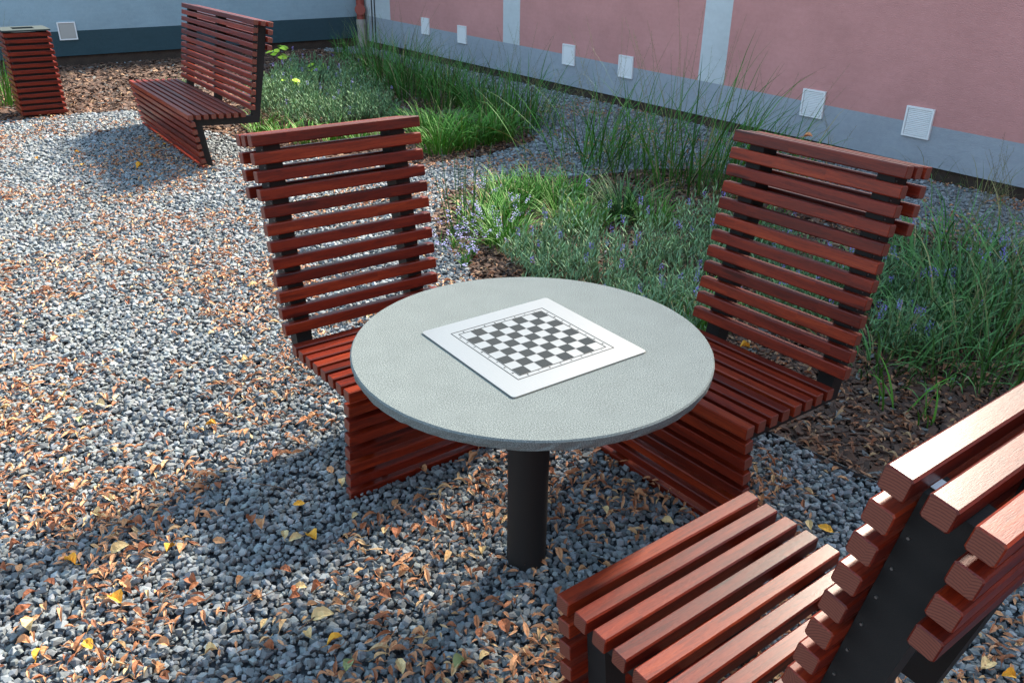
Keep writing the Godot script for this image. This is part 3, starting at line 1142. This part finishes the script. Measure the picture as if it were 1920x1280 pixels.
func grass_clump(px: float, py: float, n: int, height: float, width: float, spread: float, droop: float, a: Color, b: Color, label: String, called := "grass_clump", plumes := 0) -> void:
	var at := gp(px, py)
	var o := thing(called, label, "grass", Vector3(at.x, -0.01, at.z), 0.0, "ornamental grasses in the beds")
	var mb := MB.new()
	for i in n:
		var az := R(0, TAU)
		if called == "switch_grass" and rng.randf() < 0.6: az = R(-1.0, 1.0)
		var rr := sqrt(rng.randf()) * 0.35 * spread * height
		var base := Vector3(cos(az) * rr, 0, sin(az) * rr)
		var col := tone(a, b)
		if rng.randf() < 0.07: col = tone(STRAW, Color(0.2, 0.2, 0.08))
		blade(mb, base, az + R(-0.6, 0.6), R(0.02, 0.5) * spread, droop * R(0.4, 1.25), height * R(0.55, 1.25), width * R(0.7, 1.25), col, 6, 0.5 if rng.randf() < 0.08 else 0.0)
	part("blades", mb.mesh(M.blade), o).set_meta("kind", "stuff")
	if plumes > 0:
		var pm := MB.new()
		for i in plumes:
			var az := R(0, TAU)
			var base := Vector3(R(-0.06, 0.06), 0, R(-0.06, 0.06))
			var th := R(0.05, 0.38)
			var L := height * R(1.1, 1.55)
			var d := Vector3(cos(az) * sin(th), cos(th), sin(az) * sin(th))
			var bend := Vector3(cos(az), -0.15, sin(az)) * L * R(0.06, 0.16)
			var col := tone(Color(0.12, 0.16, 0.07), Color(0.22, 0.19, 0.10))
			var pts := [base, base + d * L * 0.5 + bend * 0.25, base + d * L * 0.8 + bend * 0.62, base + d * L + bend]
			pm.tube(pts, [0.0016, 0.0013, 0.001, 0.0006], 3, col, false)
			for k in 16:
				var t := 0.55 + 0.45 * k / 16.0
				var q: Vector3 = base + d * L * t + bend * (t * t)
				var a2 := R(0, TAU)
				var tip := q + Vector3(cos(a2) * R(0.01, 0.05), R(0.01, 0.05), sin(a2) * R(0.01, 0.05)) * (1.25 - t)
				pm.tube([q, tip], [0.0006, 0.0009], 3, col, false)
		part("plumes", pm.mesh(M.blade), o).set_meta("kind", "stuff")

func silver_shrub(px: float, py: float, radius: float, height: float, stems: int, label: String, flowers := 6, green := 0.0) -> void:
	var at := gp(px, py)
	var o := thing("silver_shrub", label, "shrub", Vector3(at.x, -0.012, at.z), 0.0, "silvery shrubs in the beds")
	var mb := MB.new()
	var st := MB.new()
	var fl := MB.new()
	var sa := SILVER_G.lerp(MID_G, green)
	var sb := Color(0.10, 0.19, 0.11).lerp(DARK_G, green * 0.6)
	for i in stems:
		var az := R(0, TAU)
		var rr := sqrt(rng.randf())
		var base := Vector3(cos(az), 0, sin(az)) * rr * radius * 0.35
		var top := Vector3(cos(az) * rr * radius, height * (1.0 - 0.55 * rr * rr) * R(0.75, 1.12), sin(az) * rr * radius) + Vector3(R(-0.03, 0.03), 0, R(-0.03, 0.03))
		var mid := base.lerp(top, 0.5) + Vector3(cos(az), 0.3, sin(az)) * radius * 0.1
		st.tube([base, mid, top], [0.0022, 0.0017, 0.001], 3, Color(0.10, 0.13, 0.06), false)
		var nl := 12
		for k in nl:
			var t := 0.28 + 0.72 * float(k) / nl
			var q := base.lerp(mid, t * 2.0) if t < 0.5 else mid.lerp(top, t * 2.0 - 1.0)
			var col := tone(sa, sb)
			blade(mb, q, k * 2.4 + R(-0.5, 0.5), R(0.35, 1.05), R(-0.2, 0.7), R(0.04, 0.072) * (1.15 - 0.35 * t), R(0.0055, 0.0095), col, 2)
		for k in 4:
			blade(mb, top, R(0, TAU), R(0.05, 0.5), R(-0.2, 0.4), R(0.02, 0.035), 0.0045, tone(sa, Color(0.22, 0.31, 0.2)), 2)
		if i < flowers * 1.0:
			var sp := top + Vector3(R(-0.01, 0.01), R(0.01, 0.04), R(-0.01, 0.01))
			flower_spike(fl, sp, R(0.03, 0.055))
	part("stems", st.mesh(M.blade), o).set_meta("kind", "stuff")
	part("foliage", mb.mesh(M.blade), o).set_meta("kind", "stuff")
	if flowers > 0:
		part("flowers", fl.mesh(M.petal), o).set_meta("kind", "stuff")

func flower_spike(fl: MB, at: Vector3, length: float) -> void:
	var n := int(length * 620.0)
	for k in n:
		var t := float(k) / n
		var a := R(0, TAU)
		var p := at + Vector3(cos(a) * 0.010, t * length, sin(a) * 0.010)
		var c := tone(Color(0.13, 0.11, 0.40), Color(0.27, 0.22, 0.55))
		var s := R(0.003, 0.0055)
		var u := Vector3(R(-1, 1), R(-1, 1), R(-1, 1)).normalized()
		var w := u.cross(Vector3(R(-1, 1), R(-1, 1), R(-1, 1))).normalized()
		fl.quad(p - u * s, p + w * s * 0.7, p + u * s, p - w * s * 0.7, Vector3.UP, c)

func sprig_plant(px: float, py: float, n: int, label: String) -> void:
	# low sprigs of small lilac flowers on thin stems
	var at := gp(px, py)
	var o := thing("lilac_flower", label, "flower", Vector3(at.x, -0.012, at.z), 0.0, "lilac flowers in the beds")
	var st := MB.new()
	var fl := MB.new()
	var lv := MB.new()
	for i in n:
		var az := R(0, TAU)
		var top := Vector3(cos(az) * R(0.02, 0.16), R(0.06, 0.24), sin(az) * R(0.02, 0.16))
		var base := Vector3(R(-0.03, 0.03), 0, R(-0.03, 0.03))
		st.tube([base, base.lerp(top, 0.5) + Vector3(0, 0.02, 0), top], [0.0015, 0.0013, 0.001], 3, Color(0.06, 0.13, 0.05), false)
		for k in 3:
			var q := top - (top - base) * (k * 0.12)
			for m in 9:
				var c := tone(Color(0.25, 0.22, 0.52), Color(0.42, 0.40, 0.66))
				var p := q + Vector3(R(-0.015, 0.015), R(-0.006, 0.010), R(-0.015, 0.015))
				var u := Vector3(R(-1, 1), R(-0.4, 0.4), R(-1, 1)).normalized() * R(0.003, 0.006)
				var w := u.cross(Vector3(R(-0.4, 0.4), 1, R(-0.4, 0.4))).normalized() * 0.004
				fl.quad(p - u, p + w, p + u, p - w, Vector3.UP, c)
		for k in 5:
			blade(lv, base.lerp(top, R(0.0, 0.5)), R(0, TAU), R(0.2, 0.9), R(0.2, 0.9), R(0.05, 0.11), 0.006, tone(MID_G, BRIGHT_G), 3)
	part("stems", st.mesh(M.blade), o).set_meta("kind", "stuff")
	part("leaves", lv.mesh(M.blade), o).set_meta("kind", "stuff")
	part("flowers", fl.mesh(M.petal), o).set_meta("kind", "stuff")

func horsetail(px: float, py: float) -> void:
	var at := gp(px, py)
	var o := thing("rush_stems", "upright dark green leafless rush stems at the corner of the near bed", "plant", Vector3(at.x, -0.012, at.z))
	for i in 15:
		var mb := MB.new()
		var b := Vector3(R(-0.10, 0.10), 0, R(-0.05, 0.05))
		var t := b + Vector3(b.x * R(0.2, 1.1) + R(-0.02, 0.02), R(0.34, 0.60), R(-0.03, 0.03))
		mb.tube([b, b.lerp(t, 0.55) + Vector3(R(-0.008, 0.008), 0, 0), t], [0.0034, 0.003, 0.0016], 5, tone(DARK_G, Color(0.03, 0.075, 0.035)))
		part("stem", mb.mesh(M.blade), o)

func broadleaf(px: float, py: float, h: float, n: int, label: String) -> void:
	var at := gp(px, py)
	var o := thing("leafy_seedling", label, "plant", Vector3(at.x, -0.012, at.z), 0.0, "yellow green seedlings behind the bench")
	var st := MB.new()
	st.tube([Vector3.ZERO, Vector3(0.01, h * 0.6, 0), Vector3(0, h, 0.01)], [0.005, 0.004, 0.002], 5, Color(0.12, 0.2, 0.05))
	for i in n:
		var az := TAU * i / n * 1.6 + R(-0.3, 0.3)
		var y := h * R(0.62, 1.0)
		var d := Vector3(cos(az), 0, sin(az))
		var s := Vector3(-sin(az), 0, cos(az))
		var r := R(0.06, 0.11)
		var c0 := Vector3(0, y, 0) + d * R(0.03, 0.08)
		st.tube([Vector3(0, y - 0.03, 0), c0], [0.002, 0.0015], 4, Color(0.12, 0.2, 0.05), false)
		var lm := MB.new()
		var outl := []
		for k in 13:
			var a := PI * 2.0 * k / 12.0
			var lob := 1.0 + 0.22 * cos(a * 5.0)
			outl.append(c0 + d * (r * (1.0 - cos(a)) * 0.9 * 0.62 * (1.0 + 0.15 * sin(a * 3.0))) + s * sin(a) * r * 0.62 * lob + Vector3(0, R(-0.006, 0.006) - 0.02 * (1.0 - cos(a)), 0))
		var m := c0 + d * r * 0.5 + Vector3(0, 0.006, 0)
		var col := tone(Color(0.24, 0.42, 0.03), Color(0.38, 0.52, 0.05))
		for k in 12:
			lm.tri(m, outl[k], outl[k + 1], Vector3.UP, col)
		part("leaf", lm.mesh(M.blade), o)
	part("stem", st.mesh(M.blade), o)

const NTH := ["nearest", "second nearest", "third nearest", "fourth nearest", "fifth nearest", "sixth nearest", "seventh nearest", "eighth nearest", "ninth nearest", "tenth nearest",
	"eleventh nearest", "twelfth nearest", "thirteenth nearest", "fourteenth nearest", "fifteenth nearest", "sixteenth nearest", "seventeenth nearest", "eighteenth nearest", "nineteenth nearest"]

func by_distance(spots: Array, ref: Vector3) -> Array:      # pixel spots in the order of their plants' distance from a thing
	var out := spots.duplicate()
	out.sort_custom(func(a, b): return gp(a[0], a[1]).distance_to(ref) < gp(b[0], b[1]).distance_to(ref))
	return out

func plants() -> void:
	var rank := 0
	var pipe := CORNER + BLUE_DIR * 0.10 + BLUE_OUT * 0.13
	var bench := Vector3(-3.25, 0, -7.55)
	var rush := gp(872, 436)
	var table := Vector3(0.054, 0, -2.0)
	rng.seed = 404
	# --- far bed, behind the bench
	rank = -1
	for q in by_distance([[530, 222, 0.42], [590, 236, 0.42], [650, 232, 0.40], [545, 180, 0.42], [610, 190, 0.45], [670, 196, 0.40], [505, 200, 0.36], [570, 152, 0.4], [640, 160, 0.38], [700, 222, 0.3]], bench):
		rank += 1
		silver_shrub(q[0], q[1], q[2], R(0.34, 0.44), 120, "dense silvery lavender mound of the far bed, %s the bench" % NTH[rank], 5, 0.25)
	rank = -1
	for q in by_distance([[490, 252], [530, 262], [575, 268], [625, 268], [675, 272], [720, 266]], bench):
		rank += 1
		grass_clump(q[0], q[1], 90, 0.24, 0.009, 1.3, 1.7, MID_G, BRIGHT_G, "low strap leaved green clump edging the far bed, %s the bench" % NTH[rank])
	rank = -1
	for q in by_distance([[825, 286], [868, 276], [905, 268], [800, 262], [845, 258], [935, 262]], pipe):
		rank += 1
		grass_clump(q[0], q[1], 170, 0.36, 0.010, 1.25, 1.9, MID_G, BRIGHT_G, "bright green arching strap leaved clump, %s the drainpipe" % NTH[rank])
	rank = -1
	for q in by_distance([[720, 170], [765, 190], [800, 178], [830, 205], [870, 196], [905, 214], [945, 232], [760, 150], [700, 142], [840, 172], [985, 244]], pipe):
		rank += 1
		grass_clump(q[0], q[1], 120, R(0.5, 0.75), 0.009, 1.3, 1.3, DARK_G, MID_G, "dark green feathery grass tussock by the gravel strip, %s the drainpipe" % NTH[rank], "grass_clump", 6)
	grass_clump(688, 108, 60, 0.62, 0.009, 0.8, 0.9, MID_G, SILVER_G, "pale green grass tuft standing in front of the drainpipe", "grass_clump", 4)
	grass_clump(642, 112, 60, 0.42, 0.009, 0.9, 1.0, DARK_G, MID_G, "small dark grass tuft between the seedlings and the drainpipe", "grass_clump", 5)
	rank = -1
	for q in by_distance([[745, 232], [790, 240], [850, 236]], pipe):
		rank += 1
		silver_shrub(q[0], q[1], 0.26, 0.16, 60, "low olive green ground cover tuft between tussocks, %s the drainpipe" % NTH[rank], 0, 0.5)
	broadleaf(526, 132, 0.36, 9, "taller yellow green seedling with lobed leaves behind the bench back")
	broadleaf(598, 152, 0.28, 8, "yellow green lobed seedling standing nearer the drainpipe")
	broadleaf(548, 190, 0.34, 3, "small yellow green seedling poking out of the lavender mound")
	grass_clump(8, 196, 120, 0.7, 0.012, 1.0, 1.3, MID_G, BRIGHT_G, "tall broad bladed grass growing behind the litter bin", "grass_clump", 10)
	grass_clump(335, 172, 40, 0.22, 0.006, 1.2, 1.2, MID_G, SILVER_G, "small thin grass tuft in the mulch behind the bench seat")
	# --- tall switch grasses along the gravel strip
	rank = -1
	for q in by_distance([[1062, 322, 0.62], [1110, 300, 0.55], [1150, 322, 0.72], [1262, 352, 0.85], [1235, 345, 0.7], [1305, 362, 0.72], [1350, 352, 0.6], [1425, 372, 0.6]], pipe):
		rank += 1
		grass_clump(q[0], q[1], 54, q[2] * 1.2, 0.010, 1.6, 1.0, DARK_G, MID_G, "tall slender switch grass with fine plumes, %s the drainpipe" % NTH[rank], "switch_grass", 7)
	# --- near bed
	horsetail(872, 436)
	rank = -1
	for q in by_distance([[930, 402], [965, 420], [985, 385], [1010, 372], [905, 425], [940, 452], [1040, 388], [1075, 372], [950, 372], [1060, 430], [1105, 430], [1225, 425]], rush):
		rank += 1
		grass_clump(q[0], q[1], 130, 0.26, 0.007, 1.4, 1.6, MID_G, BRIGHT_G, "fresh green fine leaved clump in the near bed, %s the rush stems" % NTH[rank])
	grass_clump(960, 470, 110, 0.28, 0.006, 1.4, 1.9, MID_G, BRIGHT_G, "arching fine leaved green clump beside the silvery shrubs")
	grass_clump(1168, 412, 190, 0.34, 0.009, 1.2, 1.8, DARK_G, Color(0.07, 0.14, 0.07), "dark green arching sedge clump between the silvery shrubs")
	grass_clump(1395, 470, 120, 0.35, 0.008, 1.2, 1.7, DARK_G, MID_G, "dark sedge clump half hidden behind a chair back")
	rank = -1
	for q in by_distance([[860, 440, 8], [848, 468, 8], [915, 432, 10], [935, 458, 10], [885, 478, 10], [870, 502, 7], [965, 410, 8], [905, 390, 8]], rush):
		rank += 1
		sprig_plant(q[0], q[1], q[2], "low sprigs of small lilac flowers, %s the rush stems" % NTH[rank])
	rank = -1
	for q in by_distance([[1000, 505, 0.21], [1072, 495, 0.25], [1040, 535, 0.21], [1135, 550, 0.22], [1200, 515, 0.24], [1255, 565, 0.23], [1190, 596, 0.21], [1295, 505, 0.24], [1275, 620, 0.2], [1320, 460, 0.22], [1380, 520, 0.25], [1430, 470, 0.24]], rush):
		rank += 1
		silver_shrub(q[0], q[1], q[2], R(0.24, 0.46), 58, "silvery narrow leaved shrub with violet flowers, %s the rush stems" % NTH[rank], 4, 0.0)
	rank = -1
	for q in by_distance([[1330, 600], [1290, 640]], table):
		rank += 1
		grass_clump(q[0], q[1], 70, 0.22, 0.008, 1.3, 1.5, MID_G, BRIGHT_G, "small green grass tuft between the shrubs and a chair, %s the table" % NTH[rank])
	rank = -1
	for q in by_distance([[1500, 540, 0.26], [1560, 580, 0.26], [1470, 610, 0.24]], table):
		rank += 1
		silver_shrub(q[0], q[1], q[2], 0.3, 80, "green leafed shrub seen through a chair back, %s the chess table" % NTH[rank], 8, 0.5)
	# --- right part of the near bed
	rank = -1
	for q in by_distance([[1665, 560, 0.25], [1720, 600, 0.26], [1790, 560, 0.28], [1700, 510, 0.25], [1770, 640, 0.24], [1850, 600, 0.27], [1880, 540, 0.26], [1690, 660, 0.2]], table):
		rank += 1
		silver_shrub(q[0], q[1], q[2], R(0.2, 0.3), 60, "loose green shrub with violet flowers among long grass, %s the table" % NTH[rank], 6, 0.4)
	rank = -1
	for q in by_distance([[1740, 560, 0.55], [1700, 620, 0.42], [1800, 620, 0.55], [1860, 650, 0.55], [1840, 540, 0.6], [1900, 600, 0.6], [1780, 500, 0.5], [1900, 500, 0.5], [1650, 690, 0.35], [1830, 700, 0.4], [1910, 720, 0.45], [1960, 640, 0.6], [1760, 690, 0.35]], table):
		rank += 1
		grass_clump(q[0], q[1], 62, q[2], 0.009, 1.7, 2.0, DARK_G, MID_G.lerp(SILVER_G, 0.3), "long bladed arching grass of the near bed, %s the chess table" % NTH[rank], "grass_clump", 3)
	grass_clump(1688, 772, 9, 0.28, 0.010, 0.9, 1.4, MID_G, BRIGHT_G, "few loose green blades sprouting from bare mulch beside the chairs")
	grass_clump(1745, 800, 7, 0.16, 0.008, 1.0, 1.4, MID_G, BRIGHT_G, "tiny green sprout in bare mulch beside a chair back")
	rank = -1
	for q in by_distance([[1745, 330], [1850, 372], [1560, 312]], pipe):
		rank += 1
		grass_clump(q[0], q[1], 26, 0.36, 0.004, 1.3, 1.7, STRAW, MID_G, "thin straw coloured grass at the pink wall's foot, %s the drainpipe" % NTH[rank], "grass_clump", 3)

# ------------------------------------------------------------------ tree that shades the court, behind the pink wall
func shade_tree(base: Vector3, centre: Vector3, rad: Vector3, leaves_n: int, label: String) -> void:
	var o := thing("linden_tree", label, "tree", base, 0.0, "trees behind the courtyard walls")
	var top := centre - base
	var tr := MB.new()
	tr.tube([Vector3(0, -0.2, 0), top * 0.3 + Vector3(0.1, 0, 0), top * 0.62, top], [0.36, 0.28, 0.2, 0.07], 12)
	for i in 16:
		var a := TAU * i / 16.0 * 2.4
		var s := top * R(0.5, 0.9)
		var e := top + Vector3(cos(a) * rad.x * R(0.5, 0.9), R(-0.6, 0.7) * rad.y, sin(a) * rad.z * R(0.5, 0.9))
		tr.tube([s, s.lerp(e, 0.5) + Vector3(0, 0.3, 0), e], [0.09, 0.055, 0.015], 6)
	part("trunk", tr.mesh(M.tree_bark), o)
	# a spray of leaves, copied through the crown in clumps
	var spray := MB.new()
	for i in 14:
		var q := Vector3(R(-0.3, 0.3), R(-0.22, 0.22), R(-0.3, 0.3))
		var a := R(0, TAU)
		var d := Vector3(cos(a), R(-0.5, 0.2), sin(a)).normalized() * R(0.06, 0.10)
		var w := d.cross(Vector3(R(-0.4, 0.4), 1, R(-0.4, 0.4))).normalized() * 0.05
		spray.quad(q - d, q + w, q + d, q - w, Vector3.UP, Color.WHITE)
	var xf := []
	var cs := []
	var clumps := []
	for i in 46:
		var v := Vector3(R(-1, 1), R(-1, 1), R(-1, 1))
		while v.length() > 1.0:
			v = Vector3(R(-1, 1), R(-1, 1), R(-1, 1))
		clumps.append([v * rad * 0.86, R(0.7, 1.5)])
	for i in leaves_n:
		var c = clumps[rng.randi() % clumps.size()]
		var v := Vector3(R(-1, 1), R(-1, 1), R(-1, 1)).normalized() * pow(rng.randf(), 0.4) * float(c[1])
		xf.append(Transform3D(Basis(Vector3(R(-1, 1), R(-1, 1), R(-1, 1)).normalized(), R(0, TAU)).scaled(Vector3.ONE * R(0.8, 1.3)), top + c[0] + v))
		cs.append(tone(Color(0.05, 0.10, 0.025), Color(0.09, 0.15, 0.03)))
	multi("crown", spray.mesh(M.blade), xf, cs, o)

func house() -> void:
	# the building opposite, behind the camera: it keeps the sky's light off the faces turned to it
	var face := Vector3(-0.593, 0, -0.805)
	var o := thing("house", "tall pink rendered house standing across the courtyard", "house", Vector3(5.0, 0, 4.7), atan2(face.x, face.z))
	var w := 5.0
	var h := 9.0
	var body := MB.new()
	body.box(Vector3(-w, -0.3, -7.0), Vector3(w, h, 0.0))
	part("wall", body.mesh(M.stucco_pink), o)
	var rf := MB.new()
	rf.hexa([Vector3(-w - 0.4, h, 0.5), Vector3(w + 0.4, h, 0.5), Vector3(w + 0.4, h, -7.5), Vector3(-w - 0.4, h, -7.5),
		Vector3(-w - 0.4, h + 2.2, -3.4), Vector3(w + 0.4, h + 2.2, -3.4), Vector3(w + 0.4, h + 2.2, -3.6), Vector3(-w - 0.4, h + 2.2, -3.6)])
	part("roof", rf.mesh(M.pipe_red), o)
	var pane := MB.new()
	pane.box(Vector3(-0.5, -0.75, 0.0), Vector3(0.5, 0.75, 0.02))
	var pmesh := pane.mesh(M.cable)
	var fr := MB.new()
	for b in [[-0.6, -0.85, 0.6, -0.75], [-0.6, 0.75, 0.6, 0.85], [-0.6, -0.75, -0.5, 0.75], [0.5, -0.75, 0.6, 0.75], [-0.03, -0.75, 0.03, 0.75]]:
		fr.box(Vector3(b[0], b[1], 0.0), Vector3(b[2], b[3], 0.05))
	var fmesh := fr.mesh(M.vent_white)
	for x in [-3.2, 0.0, 3.2]:
		for y in [1.9, 4.7, 7.3]:
			var win := part("window", fmesh, o, Transform3D(Basis(), Vector3(x, y, 0.004)))
			part("pane", pmesh, win)

# ------------------------------------------------------------------ build
func _ready() -> void:
	rng.seed = 7
	# camera
	var cam := Camera3D.new()
	cam.name = "camera"
	cam.fov = 45.41
	cam.near = 0.05
	cam.far = 300.0
	add_child(cam)
	var r0 := Vector3(1, 0, 0)
	var up0 := Vector3(0, cos(PITCH), -sin(PITCH))
	var right := r0 * cos(ROLL) + up0 * sin(ROLL)
	var up := up0 * cos(ROLL) - r0 * sin(ROLL)
	cam.transform = Transform3D(Basis(right, up, right.cross(up)), Vector3(0, CAM_H, 0))
	cam.current = true
	# sky
	var env := Environment.new()
	env.background_mode = Environment.BG_SKY
	var sky := Sky.new()
	var sm := ProceduralSkyMaterial.new()
	sm.sky_top_color = Color(0.58, 0.725, 0.85)
	sm.sky_horizon_color = Color(0.91, 0.935, 0.96)
	sm.sky_curve = 0.25
	sm.ground_bottom_color = Color(0.3, 0.3, 0.3)
	sm.ground_horizon_color = Color(0.7, 0.72, 0.75)
	sm.sun_angle_max = 1.0
	sky.sky_material = sm
	env.sky = sky
	env.background_energy_multiplier = 0.58
	env.tonemap_mode = Environment.TONE_MAPPER_LINEAR
	env.tonemap_exposure = 4.25
	env.sdfgi_enabled = true
	env.ssao_enabled = true
	env.ssil_enabled = true
	var we := WorldEnvironment.new()
	we.name = "world_environment"
	we.environment = env
	add_child(we)
	# sun: ahead and a little to the right, over the pink wall, filtered by the tree
	var to_sun := Vector3(0.60 * cos(0.65), sin(0.65), -0.80 * cos(0.65)).normalized()
	var sun := DirectionalLight3D.new()
	sun.name = "sun"
	sun.light_color = Color(1.0, 0.955, 0.88)
	sun.light_energy = 1.6
	sun.light_angular_distance = 9.0
	sun.shadow_enabled = true
	add_child(sun)
	sun.look_at_from_position(Vector3.ZERO, -to_sun, Vector3.UP)

	make_materials()
	ground_parts()
	walls()
	var sl := to_sun / sqrt(1.0 - to_sun.y * to_sun.y)      # per metre of ground
	var shade_at := Vector3(2.7, 0.4, -3.3)
	var cc := shade_at + sl * 14.0
	rng.seed = 606
	shade_tree(Vector3(cc.x - 0.4, 0, cc.z - 0.5), cc, Vector3(3.5, 3.4, 3.5), 1500, "tall broad leaved tree growing behind the pink wall")
	house()
	# objects
	chess_table()
	rng.seed = 505
	var cw := 0.6512
	var sup := [-(cw / 2 - 0.08), cw / 2 - 0.08]
	slatted_seat("slatted_chair", "mahogany slatted chair at the table with its back turned to the long bench", "chair", Vector3(-0.2538, 0, -2.4402), 0.6361, cw, sup, "chairs around the chess table")
	slatted_seat("slatted_chair", "mahogany slatted chair standing at the planting bed with a yellow leaf on its seat", "chair", Vector3(0.5009, 0, -2.3225), -0.9026, cw, sup, "chairs around the chess table")
	var near := slatted_seat("slatted_chair", "mahogany slatted chair with a small white sticker between its top slats", "chair", Vector3(0.3667, 0, -1.5698), -2.4963, cw, sup, "chairs around the chess table")
	var stk := MB.new()
	stk.box(Vector3(-0.014, 0, -0.007), Vector3(0.014, 0.001, 0.007))
	part("sticker", stk.mesh(M.sticker), near, Transform3D(Basis(Vector3.RIGHT, -0.165), Vector3(0.245, 1.0930, -0.6665)))
	slatted_seat("slatted_bench", "long mahogany slatted bench with a high back on the gravel edge", "bench", Vector3(-3.2505, 0, -7.5492), -0.9583, 2.145, [-0.99, -0.05, 0.99])
	litter_bin()
	var names := ["first", "second", "third", "fourth", "fifth", "sixth"]
	var vs := [[2.312, 0.513], [3.415, 0.483], [5.96, 0.466], [7.024, 0.446], [9.605, 0.42], [10.646, 0.424]]
	for i in 6:
		wall_vent(vs[i][0], vs[i][1], PINK_DIR, PINK_OUT, ("white louvred vent on the pink wall, %s from the drainpipe" if i > 3 else "white plain vent cover on the pink wall, %s from the drainpipe") % names[i], i > 3)
	wall_vent(4.85, 0.479, BLUE_DIR, BLUE_OUT, "white framed grey vent on the blue wall beside the litter bin", false, true)
	drainpipe()
	# loose stuff and plants
	gravel()
	mulch()
	leaves()
	plants()
	print("slats ", slat_count, " children ", get_child_count())
